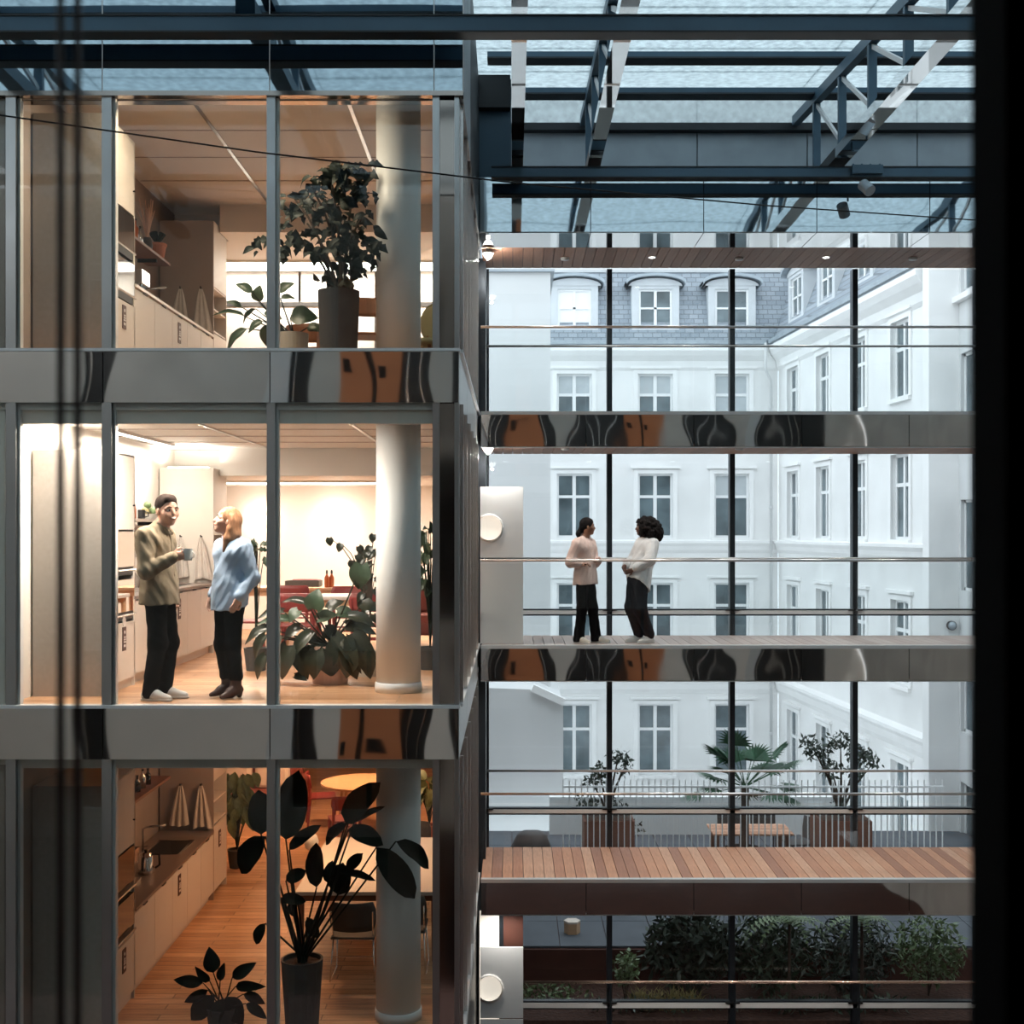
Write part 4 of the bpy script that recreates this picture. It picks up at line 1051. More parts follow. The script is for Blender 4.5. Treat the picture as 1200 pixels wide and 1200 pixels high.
    sign(L, 13.55, 0.52, 'dark waste sorting sign on the base cabinets of the %s floor' % fl)
    if L == -3: sign(L, 15.42, 0.58, 'dark waste sorting sign on the end cabinet of the lowest floor', h=0.2)
for L in LEVELS: kitchen(L)
# paper sticker on the middle sign
c = (XF, 11.62, 0.60)
MB().lathe([(0.045, XF), (0.045, XF+0.006)], (0, 11.62, 0.63), 18, axis='x').build('round_sticker', M['sign_white'], label='round pale sticker above the sign on the tall bright cabinet', cat='sticker')

# ------------------------------------------------------------------ tables and chairs
def table(x0, x1, y0, y1, L, h, top, legm, label, name='dining_table'):
    t = thing(name, label, 'table', ((x0+x1)/2, (y0+y1)/2, L))
    quick_box('tabletop', M[top], t, x0, x1, y0, y1, L+h-0.04, L+h, bevel=0.006)
    for x in (x0+0.06, x1-0.06):
        for y in (y0+0.06, y1-0.06):
            MB().tube([(x, y, L), (x, y, L+h-0.04)], [0.025, 0.032], 10).build('leg', M[legm], t)
    quick_box('apron', M[legm], t, x0+0.06, x1-0.06, y0+0.05, y0+0.07, L+h-0.11, L+h-0.04)
    quick_box('apron', M[legm], t, x0+0.06, x1-0.06, y1-0.07, y1-0.05, L+h-0.11, L+h-0.04)
def round_table(c, r, h, top, label):
    t = thing('round_table', label, 'table', c)
    MB().lathe([(r, h-0.03), (r, h)], c, 32).build('tabletop', M[top], t)
    for k in range(4):
        a = math.pi/4 + k*math.pi/2
        MB().tube([(c[0]+r*0.75*math.cos(a), c[1]+r*0.75*math.sin(a), c[2]), (c[0]+r*0.6*math.cos(a), c[1]+r*0.6*math.sin(a), c[2]+h-0.03)], 0.022, 8).build('leg', M['table_wood'], t)
def curved_panel(w, h, z, y, bow, th, n=9, tilt=0.0, rnd=0.0):
    """bowed panel in local space, centre at x=0"""
    vs_ = []; fs_ = []
    for s_ in (0, 1):
        for j in range(5):
            g = j/4
            for i in range(n):
                u = i/(n-1)*2-1
                ww = w/2*(1 - rnd*abs(2*g-1)**3)
                vs_.append((u*ww, y+bow*u*u*-1 + tilt*g + th*s_, z+h*g))
    q = n*5
    for j in range(4):
        for i in range(n-1):
            a = j*n+i; fs_.append((a, a+1, a+n+1, a+n)); fs_.append((q+a, q+a+n, q+a+n+1, q+a+1))
    for j in range(4):
        for i in (0, n-1):
            a = j*n+i; fs_.append((a, a+n, q+a+n, q+a) if i == 0 else (a, q+a, q+a+n, a+n))
    for i in range(n-1):
        fs_.append((i, q+i, q+i+1, i+1)); a = 4*n+i; fs_.append((a, a+1, q+a+1, q+a))
    return MB().add(vs_, fs_)
def wood_chair(label, loc, rotz, m='red_chair', group=None, hb=0.80):
    """chair: local front is -y, backrest at +y"""
    t = thing('dining_chair', label, 'chair', loc, rotz, group=group, local=True)
    s_ = MB().box(-0.21, 0.21, -0.21, 0.20, 0.43, 0.455).build('seat', M[m], t, bevel=0.008)
    curved_panel(0.44, 0.20, hb-0.20, 0.20, 0.045, 0.022, tilt=0.03, rnd=0.12).build('backrest', M[m], t, smooth=True)
    for x in (-0.19, 0.19):
        MB().tube([(x, -0.19, 0), (x*0.97, -0.18, 0.43)], [0.016, 0.022], 8).build('leg', M[m], t)
        MB().tube([(x, 0.22, 0), (x*0.97, 0.18, 0.44), (x, 0.20, hb-0.06)], [0.016, 0.022, 0.017], 8).build('leg', M[m], t)
    MB().tube([(-0.19, 0.19, 0.30), (0.19, 0.19, 0.30)], 0.011, 6).build('stretcher', M[m], t)
    MB().tube([(-0.19, -0.185, 0.28), (0.19, -0.185, 0.28)], 0.011, 6).build('stretcher', M[m], t)
    return t
def shell_chair(label, loc, rotz, m='charcoal', group=None):
    t = thing('shell_chair', label, 'chair', loc, rotz, group=group, local=True)
    curved_panel(0.46, 0.30, 0.50, 0.20, 0.07, 0.02, tilt=0.06, rnd=0.12).build('backrest', M[m], t, smooth=True)
    MB().box(-0.22, 0.22, -0.22, 0.21, 0.425, 0.45).build('seat', M[m], t, bevel=0.01)
    for x in (-0.22, 0.22):
        MB().tube([(x*0.9, 0.15, 0.43), (x, 0.24, 0.02), (x, 0.20, 0.008), (x, -0.22, 0.008), (x, -0.24, 0.02), (x*0.9, -0.14, 0.43)], 0.008, 8).build('sled_leg', M['chrome'], t, smooth=True)
        MB().tube([(x*0.9, 0.15, 0.43), (x*0.93, 0.26, 0.72)], 0.008, 8).build('back_rod', M['chrome'], t)
    MB().tube([(-0.2, 0.18, 0.25), (0.2, 0.18, 0.25)], 0.006, 6).build('cross_rod', M['chrome'], t)
    return t
# middle floor
table(-2.72, -1.35, 14.0, 14.75, 0, 0.74, 'table_white', 'table_wood', 'white dining table in front behind the monstera on the bright floor')
table(-4.1, -2.0, 16.2, 17.0, 0, 0.74, 'table_wood', 'table_wood', 'light wooden dining table under the globe wall lamps')
G = 'red chairs of the bright floor'
wood_chair('dark red chair turned to the white table behind the monstera', (-2.35, 13.72, 0), math.pi, group=G)
wood_chair('dark red chair pulled out behind the woman in blue shirt', (-3.0, 14.3, 0), math.pi/2, group=G)
wood_chair('dark red chair at the far side of the white table', (-2.0, 15.1, 0), 0.0, group=G)
wood_chair('dark red chair between the white and the wooden table', (-2.75, 15.75, 0), math.pi, group=G)
wood_chair('dark red chair by the round column at the white table', (-1.55, 13.72, 0), math.pi, group=G)
wood_chair('dark red chair behind the far edge of the wooden table', (-2.9, 17.4, 0), 0, group=G)
quick = thing('tray', 'dark tray on the light wooden dining table', 'tray', (-2.75, 16.6, 0.74))
MB().box(-3.0, -2.55, 16.45, 16.75, 0.74, 0.75).build('base', M['charcoal'], quick)
for (x0, x1, y0, y1) in ((-3.0, -2.98, 16.45, 16.75), (-2.57, -2.55, 16.45, 16.75), (-2.98, -2.57, 16.45, 16.47), (-2.98, -2.57, 16.73, 16.75)):
    MB().box(x0, x1, y0, y1, 0.75, 0.82).build('rim', M['charcoal'], quick)
for k, px in enumerate((383, 388)):
    c = (PX(px, 16.3), 16.3+0.05*k, 0.74)
    t = thing('sauce_bottle', 'amber sauce bottle with black pump on the wooden table', 'bottle', c, group='sauce bottles')
    MB().lathe([(0.032, 0), (0.032, 0.13), (0.012, 0.165), (0.012, 0.18)], c, 14).build('glass_body', M['amber'], t, smooth=True)
    MB().lathe([(0.014, 0.18), (0.014, 0.215), (0.006, 0.23)], c, 10).build('pump', M['black'], t)
c = (PX(374, 16.4), 16.4, 0.74)
t = thing('drinking_glass', 'small clear glass beside the sauce bottles', 'glass', c)
MB().lathe([(0.03, 0), (0.035, 0.10)], c, 14).build('cup', M['glass_rail'], t)
# dark red armchair at the right of the column
t = thing('armchair', 'dark red low armchair behind the round column on the bright floor', 'armchair', (-1.0, 16.0, 0))
quick_box('seat', M['sofa_red'], t, -1.4, -0.75, 15.7, 16.4, 0.16, 0.42, bevel=0.03)
quick_box('backrest', M['sofa_red'], t, -1.4, -0.75, 16.25, 16.42, 0.42, 0.8, bevel=0.03)
quick_box('armrest', M['sofa_red'], t, -0.80, -0.68, 15.7, 16.4, 0.16, 0.62, bevel=0.03)
quick_box('armrest', M['sofa_red'], t, -1.47, -1.35, 15.7, 16.4, 0.16, 0.62, bevel=0.03)
for x in (-1.4, -0.75):
    for y in (15.75, 16.35): MB().tube([(x, y, 0), (x, y, 0.16)], 0.018, 8).build('leg', M['black'], t)
# lowest floor
table(-2.25, -0.75, 12.9, 15.2, -3, 0.74, 'table_white', 'brown_wood', 'large white table behind the big leafed plant on the lowest floor')
G = 'grey shell chairs of the lowest floor'
shell_chair('grey shell chair with chrome sled legs beside the tall grey pot', (-1.58, 12.55, -3), math.pi, group=G)
shell_chair('grey shell chair on the far side of the large white table', (-1.25, 15.55, -3), 0, group=G)
shell_chair('grey shell chair tucked under the large white table behind the column', (-1.09, 12.75, -3), math.pi, group=G)
t = thing('table_lamp', 'small white round lamp on the large white table', 'lamp', (PX(365, 14.2), 14.2, -2.26))
c = (PX(365, 14.2), 14.2, -2.26)
MB().lathe([(0.05, 0), (0.05, 0.015), (0.012, 0.03), (0.012, 0.1)], c, 16).build('base', M['ceramic'], t)
MB().lathe([(0.02, 0.09), (0.07, 0.13), (0.085, 0.2), (0.06, 0.27), (0.005, 0.29)], c, 18).build('lamp_shade', M['ceramic'], t, smooth=True)
round_table((PX(425, 18.6), 18.6, -3), 0.62, 0.74, 'table_wood', 'round light wooden table far back on the lowest floor')
G = 'red chairs of the lowest floor'
wood_chair('red chair at the round table on the lowest floor', (PX(405, 17.6), 17.5, -3), math.pi+0.3, group=G)
wood_chair('red chair turned aside at the round table on the lowest floor', (PX(376, 18.9), 19.0, -3), math.pi/2+0.2, group=G)
t = thing('sofa', 'brick red sofa far back on the lowest floor', 'sofa', (-4.0, 19.6, -3))
quick_box('seat', M['sofa_red'], t, -5.2, -3.35, 19.2, 20.0, -2.88, -2.6, bevel=0.04)
quick_box('backrest', M['sofa_red'], t, -5.2, -3.35, 19.9, 20.1, -2.6, -2.15, bevel=0.04)
quick_box('armrest', M['sofa_red'], t, -3.4, -3.25, 19.2, 20.1, -2.88, -2.4, bevel=0.04)
for x in (-5.1, -3.4):
    for y in (19.3, 20.0): MB().tube([(x, y, -3), (x, y, -2.87)], 0.02, 8).build('leg', M['black'], t)
for k, x in enumerate((-4.4, -3.8)):
    MB().box(x-0.27, x+0.27, 19.68, 19.88, -2.59, -2.2).build('cushion', M['cushion'], bevel=0.06, label='pale cushion on the brick red sofa', cat='cushion', group='cushions on the sofa')
# uppermost floor
wood_chair('brown wooden chair behind the tall grey plant pot', (PX(432, 12.6), 12.6, 3), 0.2, m='brown_wood', group='wooden chairs of the uppermost floor', hb=0.88)
wood_chair('brown wooden chair half hidden by the cream pot', (PX(365, 13.6), 13.6, 3), 2.8, m='brown_wood', group='wooden chairs of the uppermost floor', hb=0.70)
t = thing('lounge_chair', 'olive rounded chair with wooden legs behind the uppermost column', 'chair', (PX(499, 13.0), 13.0, 3), -0.5, local=True)
MB().lathe([(0.01, -0.03), (0.18, -0.02), (0.22, 0), (0.18, 0.02), (0.01, 0.03)], (0, 0.22, 0.68), 20, axis='y').build('backrest', M['olive_fabric'], t, smooth=True)
MB().lathe([(0.24, 0.40), (0.26, 0.43), (0.24, 0.46)], (0, 0, 0), 20).build('seat', M['olive_fabric'], t, smooth=True)
for k in range(4):
    a = math.pi/4+k*math.pi/2
    MB().tube([(0.24*math.cos(a), 0.24*math.sin(a), 0), (0.17*math.cos(a), 0.17*math.sin(a), 0.41)], [0.014, 0.02], 8).build('leg', M['brown_wood'], t)
for x in (-0.12, 0.12): MB().tube([(x, 0.19, 0.43), (x*0.8, 0.22, 0.6)], 0.014, 8).build('back_post', M['brown_wood'], t)
# glazed screen at the back of the uppermost floor
t = thing('partition_screen', 'white panelled screen with dark frame at the back of the uppermost floor', 'screen', (-2.6, 17.6, 3))
xs = [-4.2, -3.0, -1.92, -0.86]
for a, b_ in zip(xs[:-1], xs[1:]):
    quick_box('panel', M['white_paint'], t, a+0.02, b_-0.02, 17.6, 17.62, 3.0, 4.65)
    quick_box('panel', M['white_paint'], t, a+0.02, b_-0.02, 17.6, 17.62, 4.71, 5.15)
for x in xs: quick_box('frame_post', M['charcoal'], t, x-0.02, x+0.02, 17.58, 17.64, 3.0, 4.65)
quick_box('frame_rail', M['charcoal'], t, xs[0], xs[-1], 17.58, 17.64, 4.65, 4.71)
# ------------------------------------------------------------------ plants
def leaf_mesh(kind, material):
    """unit leaf: base at origin, tip at +x (length 1), width 1 scale along y, normal +z"""
    key = 'leaf_%s_%s' % (kind, material)
    if key in bpy.data.meshes: return bpy.data.meshes[key]
    n = 8
    prof = {'ovate': lambda s: math.sin(math.pi*min(1, s**0.8))**0.8*0.5*(1-0.25*s),
            'heart': lambda s: 0.5*(math.sin(math.pi*min(1, (s+0.16)/1.16))**0.75)*(1.12-0.55*s)/1.0,
            'paddle': lambda s: 0.5*math.sin(math.pi*min(1, s**0.95))**0.55,
            'lobed': lambda s: 0.5*math.sin(math.pi*s**0.85)**0.7*(0.75+0.3*math.cos(s*19))}[kind]
    vs_ = []; fs_ = []
    for i in range(n+1):
        s = i/n; w = max(0.0, prof(s)) if 0 < i < n else (0.0 if kind != 'heart' or i else 0.22)
        zc = 0.10*math.sin(s*math.pi*0.9) - 0.22*s*s
        back = -0.12 if (kind == 'heart' and i == 0) else 0.0
        for j, u in enumerate((-1, -0.5, 0, 0.5, 1)):
            vs_.append((s + (back if abs(u) > 0.6 else 0), u*w, zc + 0.10*abs(u)*w*2 + (0.02*math.sin(s*14) if abs(u) == 1 else 0)))
    for i in range(n):
        for j in range(4):
            a = i*5+j; fs_.append((a, a+5, a+6, a+1))
    me = bpy.data.meshes.new(key); me.from_pydata(vs_, [], fs_); me.update()
    me.polygons.foreach_set('use_smooth', [True]*len(me.polygons))
    me.materials.append(M[material])
    return me
def put_leaf(plant, me, a, b, width, face=(0, -1, 0.5), name='leaf'):
    a, b = Vector(a), Vector(b); x = b-a; ln = x.length; x.normalize()
    z = Vector(face); z = z - x*z.dot(x)
    if z.length < 1e-4: z = x.orthogonal()
    z.normalize(); y = z.cross(x)
    m4 = Matrix((x, y, z)).transposed().to_4x4() @ Matrix.Diagonal((ln, width, ln, 1))
    m4.translation = a - ORG[plant]
    return inst(name, me, plant, mat4=m4)
def stem(plant, a, b, r=0.008, sag=0.0, m='leaf_dark', lift=None):
    a, b = Vector(a), Vector(b); mid = (a+b)/2 + Vector((0, 0, sag))
    if lift: mid = Vector((a.x+(b.x-a.x)*0.3, a.y+(b.y-a.y)*0.3, a.z+(b.z-a.z)*lift))
    pts = [a*(1-t)**2 + mid*2*t*(1-t) + b*t*t for t in (0, 0.25, 0.5, 0.75, 1)]
    MB().tube(pts, [r*1.3, r*1.2, r*1.1, r, r*0.8], 5, cap=False).build('stem', M[m], plant, smooth=True)
def pot(plant, c, r0, r1, h, m):
    MB().lathe([(r0, 0), (r1, h), (r1-0.02, h), (r1-0.025, h-0.05)], c, 28, cap=True).build('pot', M[m], plant)
    MB().lathe([(r1-0.03, h-0.05), (r1-0.03, h-0.035), (0.004, h-0.03)], c, 20).build('soil', M['soil'], plant)
def px_plant(plant, leaves, Y, me, crown, dy, r_, stemr, lift=None, m='leaf_dark', depth=0.3, facef=None):
    for (x0, y0, x1, y1, w) in leaves:
        k = r_.uniform(-depth, depth)
        if max(x0, x1) > 425 and Y < 11.5: k = -abs(k)-0.16
        if y1 > 765 and 12 < Y < 12.3: k = -abs(k)*0.4-0.24
        k1 = k + r_.uniform(-0.06, 0.06)
        a, b = P(x0, y0, Y+k), P(x1, y1, Y+k1)
        fl_ = ORG[plant].z; b.z = max(b.z, fl_+0.07); a.z = max(a.z, fl_+0.09)        # leaves end above the floor
        stem(plant, Vector(crown)+Vector((r_.uniform(-0.04, 0.04), r_.uniform(-0.04, 0.04), 0)), a, stemr, lift=lift, m=m)
        f_ = Vector((r_.uniform(-0.3, 0.3), -1, 0.5 + r_.uniform(-0.2, 0.4))) if facef is None else facef(x0, y0, x1, y1)
        put_leaf(plant, me, a, b, w*Y/F, f_)
# strelitzia on the lowest floor
Y = 11.3; c = Vector((PX(354, Y), Y, -3))
t = thing('potted_strelitzia', 'large paddle leafed plant in a tall grey pot on the lowest floor', 'plant', c)
pot(t, c, 0.15, 0.19, 0.60, 'pot_grey')
S = [(335,984,348,905,40),(306,978,304,926,30),(311,980,278,1024,30),(339,996,374,966,15),(405,965,441,917,30),(408,965,378,989,15),(408,972,449,988,22),
     (441,993,488,1054,30),(464,986,506,1016,20),(415,964,449,944,8),(402,1011,395,1050,30),(371,1040,369,988,22),(335,1032,358,1020,16),(311,1082,298,1107,14),
     (330,1052,357,1056,14),(385,1035,388,1010,14),(398,1022,440,1030,9),(348,1050,340,1075,12),(360,1075,372,1100,14),(425,1000,405,1020,14)]
px_plant(t, S, Y, leaf_mesh('paddle', 'leaf_dark'), c+Vector((0, 0, 0.57)), 0, random.Random(3), 0.009, depth=0.12)
# small floor plant
Y = 11.15; c = Vector((PX(260, Y), Y, -3))
t = thing('potted_peace_plant', 'small broad leafed plant at the window of the lowest floor', 'plant', c)
pot(t, c, 0.11, 0.14, 0.22, 'pot_grey')
S = [(250,1140,245,1110,22),(238,1152,202,1148,16),(246,1150,228,1134,12),(272,1146,300,1128,17),(276,1156,310,1156,14),(285,1165,312,1176,14),(252,1166,220,1202,26),
     (266,1168,284,1206,28),(288,1176,314,1194,14),(244,1160,214,1176,14),(258,1150,262,1128,12),(262,1170,250,1208,20)]
px_plant(t, S, Y, leaf_mesh('ovate', 'leaf_dark'), c+Vector((0, 0, 0.2)), 0, random.Random(5), 0.006, depth=0.08)
# monstera on the bright floor
Y = 12.1; c = Vector((PX(387, Y), Y, 0))
t = thing('potted_monstera', 'spreading monstera with big leaves in a pink pot on the bright floor', 'plant', c)
pot(t, c, 0.17, 0.215, 0.37, 'pot_pink')
S = [(362,708,328,702,12),(368,714,372,690,28),(384,714,402,703,18),(372,726,396,718,20),(332,717,300,722,13),(342,728,298,728,13),(316,737,284,752,18),(312,745,295,772,17),
     (312,768,298,804,18),(339,757,327,805,32),(358,758,356,792,18),(385,760,389,810,36),(403,765,421,808,26),(400,757,426,788,18),(412,743,434,772,28),(405,734,442,740,24),
     (408,722,442,732,17),(395,718,418,720,20),(424,708,442,714,20),(424,661,419,692,28),(345,792,360,804,12),(365,742,340,770,20),(392,745,410,775,22),(352,735,330,750,18),(420,750,440,790,22),(350,715,338,728,18),(345,760,362,800,24),(372,762,366,798,26),(412,762,404,806,28),(330,745,312,770,22),(398,750,384,785,24),(425,765,436,806,22),(380,738,398,750,24),(358,742,372,756,20)]
lm = [leaf_mesh('heart', 'leaf_monstera'), leaf_mesh('heart', 'leaf_mid')]  # lower leaves darker, upper ones partly lighter: shade and light painted into the greens
r_ = random.Random(8)
for i, s_ in enumerate(S):
    px_plant(t, [s_], Y, lm[0 if s_[1] > 730 else i % 2], c+Vector((0, 0, 0.36)), 0, r_, 0.008, depth=0.22, m='leaf_monstera', facef=lambda x0, y0, x1, y1: Vector((0.002*(x1-370), -0.8, 0.75)))
# climbing vine by the column
Y = 12.7; c = Vector((PX(432, Y), Y, 0))
t = thing('climbing_vine', 'thin climbing vine with heart leaves beside the round column', 'plant', c)
pot(t, c, 0.12, 0.15, 0.25, 'pot_cream')
for (x, y) in ((400,637),(418,650),(438,626),(427,655),(412,657),(436,672),(432,700),(428,720),(438,690),(386,630),(441,646),(430,645),(422,668),(436,660),(428,685),(438,705),(424,705),(434,640),(440,676),(420,640),(431,712),(426,695),(437,720)):
    b = P(x, y, Y); stem(t, P(434, 720, Y), b, 0.005, m='bark', lift=0.8)
    put_leaf(t, lm[0], b, b+Vector((random.uniform(-0.13, 0.08), random.uniform(-0.03, 0.03), -0.09)), 0.09, (0, -1, 0.4))
stem(t, c+Vector((0, 0, 0.2)), P(434, 720, Y), 0.012, m='bark')
# hanging leaves between the woman and the mullion, right plant group
def tuft(name, label, px, py, Y, L, n, size, me, r_, spread=(0.22, 0.2, 0.3), pm='pot_grey', hang=0.0):
    c = Vector((PX(px, Y), Y, L)); top = PZ(py, Y)
    t = thing(name, label, 'plant', c)
    pot(t, c, 0.10, 0.13, 0.24, pm)
    for k in range(n):
        p = Vector((c.x+r_.uniform(-1, 1)*spread[0], c.y+r_.uniform(-1, 1)*spread[1], top+r_.uniform(-1, 1)*spread[2]))
        stem(t, c+Vector((0, 0, 0.22)), p, 0.005, lift=0.75)
        d = Vector((p.x-c.x, r_.uniform(-0.2, 0.1), r_.uniform(-0.25, 0.12)-hang)).normalized()
        put_leaf(t, me, p, p+d*size*r_.uniform(0.7, 1.2), size*0.5, (r_.uniform(-0.5, 0.5), -1, 0.5))
    return t
tuft('potted_rubber_plant', 'tall green plant right of the column on the bright floor', 504, 655, 13.3, 0, 26, 0.17, leaf_mesh('heart', 'leaf_mid'), random.Random(2), (0.10, 0.15, 0.33))
tuft('potted_shrub', 'leafy plant between the woman in blue and the steel mullion', 300, 640, 13.2, 0, 12, 0.15, leaf_mesh('lobed', 'leaf_mid'), random.Random(12), (0.07, 0.1, 0.14))
tuft('potted_palm', 'leafy plant behind the end cabinet on the lowest floor', 278, 930, 16.6, -3, 34, 0.30, leaf_mesh('ovate', 'leaf_light'), random.Random(6), (0.20, 0.15, 0.30), hang=0.4)
tuft('potted_spider_plant', 'small plant in a terracotta pot far right on the lowest floor', 503, 925, 18.0, -3, 26, 0.30, leaf_mesh('ovate', 'leaf_light'), random.Random(7), (0.16, 0.15, 0.2), pm='terracotta')
# fig tree of the uppermost floor
Y = 11.35; c = Vector((PX(397, Y), Y, 3))
t = thing('potted_fig_tree', 'bushy dark fig tree in a tall grey pot on the uppermost floor', 'plant', c)
pot(t, c, 0.165, 0.19, 0.66, 'pot_grey')
r_ = random.Random(21)
for k in range(9):
    e = P(r_.uniform(345, 435), r_.uniform(200, 290), Y+r_.uniform(-0.2, 0.2)); stem(t, c+Vector((r_.uniform(-0.05, 0.05), r_.uniform(-0.05, 0.05), 0.62)), e, 0.011, m='bark', lift=0.7)
E = [(395, 225, 44, 34, 70), (372, 262, 48, 36, 70), (402, 292, 38, 30, 50), (398, 326, 24, 14, 24), (405, 192, 16, 9, 8), (425, 210, 20, 20, 16), (318, 288, 22, 12, 12), (340, 240, 14, 22, 12), (428, 270, 12, 30, 14)]
lf = [leaf_mesh('lobed', 'leaf_dark'), leaf_mesh('ovate', 'leaf_dark')]
for (ex, ey, rx, ry, n) in E:
    for k in range(n):
        a, q = r_.uniform(0, 6.283), math.sqrt(r_.random())
        ppx = ex+rx*q*math.cos(a); p = P(ppx, ey+ry*q*math.sin(a), Y+(r_.uniform(-0.25, 0.25) if ppx < 425 else r_.uniform(-0.3, -0.12)))
        d = Vector((r_.uniform(-1, 1), r_.uniform(-0.6, 0.4), r_.uniform(-1.1, 0.25))).normalized()
        ln = r_.uniform(0.10, 0.18)
        put_leaf(t, lf[k % 2], p, p+d*ln, ln*0.62, (r_.uniform(-1, 1), -1, r_.uniform(-0.2, 1)))
# low plant in a cream pot
Y = 11.9; c = Vector((PX(342, Y), Y, 3))
t = thing('potted_alocasia', 'round leafed plant in a cream pot beside the tall grey pot', 'plant', c)
pot(t, c, 0.14, 0.16, 0.36, 'pot_cream')
S = [(296,343,276,331,13),(303,354,303,334,20),(326,343,344,330,15),(329,350,347,348,11),(340,372,372,370,28),(287,371,248,365,8),(283,360,266,352,9),(290,385,263,409,14),(308,376,290,388,12),
     (318,378,318,412,30),(360,384,378,386,16),(310,366,330,372,14),(300,362,282,378,9)]
px_plant(t, S, Y, leaf_mesh('ovate', 'leaf_mid'), c+Vector((0, 0, 0.34)), 0, random.Random(9), 0.006, depth=0.12)

# ------------------------------------------------------------------ garden
def leaf_cloud(n, centre, rad, size, r_, down=0.2, squash=1.0, width=0.45):
    """many small leaves as one mesh"""
    mb = MB()
    for k in range(n):
        while True:
            p = Vector((r_.uniform(-1, 1), r_.uniform(-1, 1), r_.uniform(-1, 1)))
            if p.length <= 1: break
        q = Vector(centre) + Vector((p.x*rad[0], p.y*rad[1], p.z*rad[2]))
        d = Vector((r_.uniform(-1, 1), r_.uniform(-1, 1), r_.uniform(-1, 1)-down)).normalized(); s_ = size*r_.uniform(0.6, 1.3)
        w = d.cross(Vector((r_.uniform(-1, 1), r_.uniform(-1, 1), r_.uniform(-1, 1)))).normalized()*s_*width*0.5
        mb.add([q, q+d*s_*0.45+w, q+d*s_, q+d*s_*0.45-w], [(0, 1, 2, 3)])
    return mb
def court_tree(label, px, Y, base_z, blobs, n, size, planter=True, name='court_tree'):
    c = Vector((PX(px, Y), Y, base_z)); r_ = random.Random(int(px))
    t = thing(name, label, 'tree', c)
    zt = base_z
    if planter:
        w = 0.46; zt = PZ(956, Y)
        quick_box('planter', M['rust_planter'], t, c.x-w, c.x+w, Y-w, Y+w, base_z, zt)
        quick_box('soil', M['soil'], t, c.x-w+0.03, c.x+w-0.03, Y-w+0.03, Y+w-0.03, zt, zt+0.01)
    for (x, y, rx, ry) in blobs:
        e = P(x, y, Y); MB().tube([Vector((c.x, Y, zt)), Vector((c.x*0.6+e.x*0.4, Y+r_.uniform(-0.1, 0.1), zt*0.5+e.z*0.5)), e], [0.03, 0.022, 0.008], 6).build('branch', M['bark'], t)
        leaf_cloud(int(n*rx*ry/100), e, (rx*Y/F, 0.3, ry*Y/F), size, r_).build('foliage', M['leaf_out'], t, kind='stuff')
    return t
court_tree('small olive tree in a rusty planter next to the grey side wing', 712, 23.2, -5, [(725, 885, 12, 8), (735, 893, 8, 8), (702, 905, 12, 12), (693, 915, 10, 6), (728, 905, 5, 5), (690, 940, 14, 10), (722, 945, 16, 10), (735, 970, 18, 12), (712, 985, 14, 14)], 70, 0.11)
court_tree('slender bushy tree in a rusty planter in front of the receding wing', 985, 23.2, -5, [(960, 880, 18, 12), (985, 868, 18, 10), (1010, 885, 18, 12), (975, 900, 16, 10), (1000, 905, 12, 8), (950, 870, 10, 8), (1025, 892, 8, 5), (985, 940, 10, 8)], 70, 0.11)
# fan palm
Y = 23.05; c = Vector((PX(872, Y), Y, -5)); r_ = random.Random(4)
t = thing('fan_palm', 'green fan palm in a dark pot on the terrace', 'palm', c)
pot(t, c, 0.3, 0.4, 0.6, 'pot_grey')
MB().tube([c+Vector((0, 0, 0.55)), c+Vector((0.02, 0, 1.75))], [0.09, 0.07], 8).build('trunk', M['bark'], t)
for k in range(26):
    a = r_.uniform(0, 6.28); el = r_.uniform(-0.35, 1.2); d = Vector((math.cos(a)*math.cos(el), 0.35*math.sin(a)*math.cos(el), math.sin(el)*0.8)).normalized()
    o_ = c+Vector((0.02, 0, 1.75)); tip = o_+d*r_.uniform(0.45, 0.85)
    mb = MB(); mb.tube([o_, tip], [0.012, 0.007], 5)
    s_ = d.cross(Vector((0, 0, 1))); s_ = s_.normalized() if s_.length > 0.05 else Vector((1, 0, 0)); u = s_.cross(d)
    for j in range(16):
        g = (j/15-0.5)*2.8; e = d*math.cos(g)+s_*math.sin(g); q = tip+e*0.45+Vector((0, 0, -0.06)); w = u.cross(e).normalized()*0.026
        mb.add([tip, tip+e*0.25+w, q, tip+e*0.25-w], [(0, 1, 2, 3)])
    mb.build('frond', M['leaf_palm'], t)
# terrace furniture
def patio_chair(label, px, Y, rotz):
    t = thing('patio_chair', label, 'chair', (PX(px, Y), Y, -5), rotz, group='patio chairs', local=True)
    curved_panel(0.5, 0.42, 0.48, 0.22, 0.05, 0.02, tilt=0.06).build('backrest', M['charcoal'], t)
    MB().box(-0.24, 0.24, -0.24, 0.22, 0.42, 0.45).build('seat', M['charcoal'], t)
    for x in (-0.22, 0.22):
        for y in (-0.2, 0.22): MB().tube([(x, y, 0), (x, y, 0.42)], 0.014, 6).build('leg', M['black'], t)
patio_chair('dark patio chair at the wooden terrace table beside the palm', 858, 25.0, 0.1); patio_chair('dark patio chair at the wooden terrace table under the palm', 895, 25.0, -0.1); patio_chair('dark patio chair pushed aside near the tree planter', 935, 24.2, -1.4)
t = thing('patio_table', 'slatted wooden terrace table between the patio chairs', 'table', (PX(875, 24), 24.0, -5))
for k in range(7): quick_box('slat', M['deck%d' % (k % 4)], t, PX(832, 24), PX(925, 24), 23.6+k*0.12, 23.71+k*0.12, -4.29, -4.26)
for px in (838, 918):
    for y in (23.7, 24.3): quick_box('leg', M['brown_wood'], t, PX(px, 24)-0.03, PX(px, 24)+0.03, y-0.03, y+0.03, -5, -4.29)
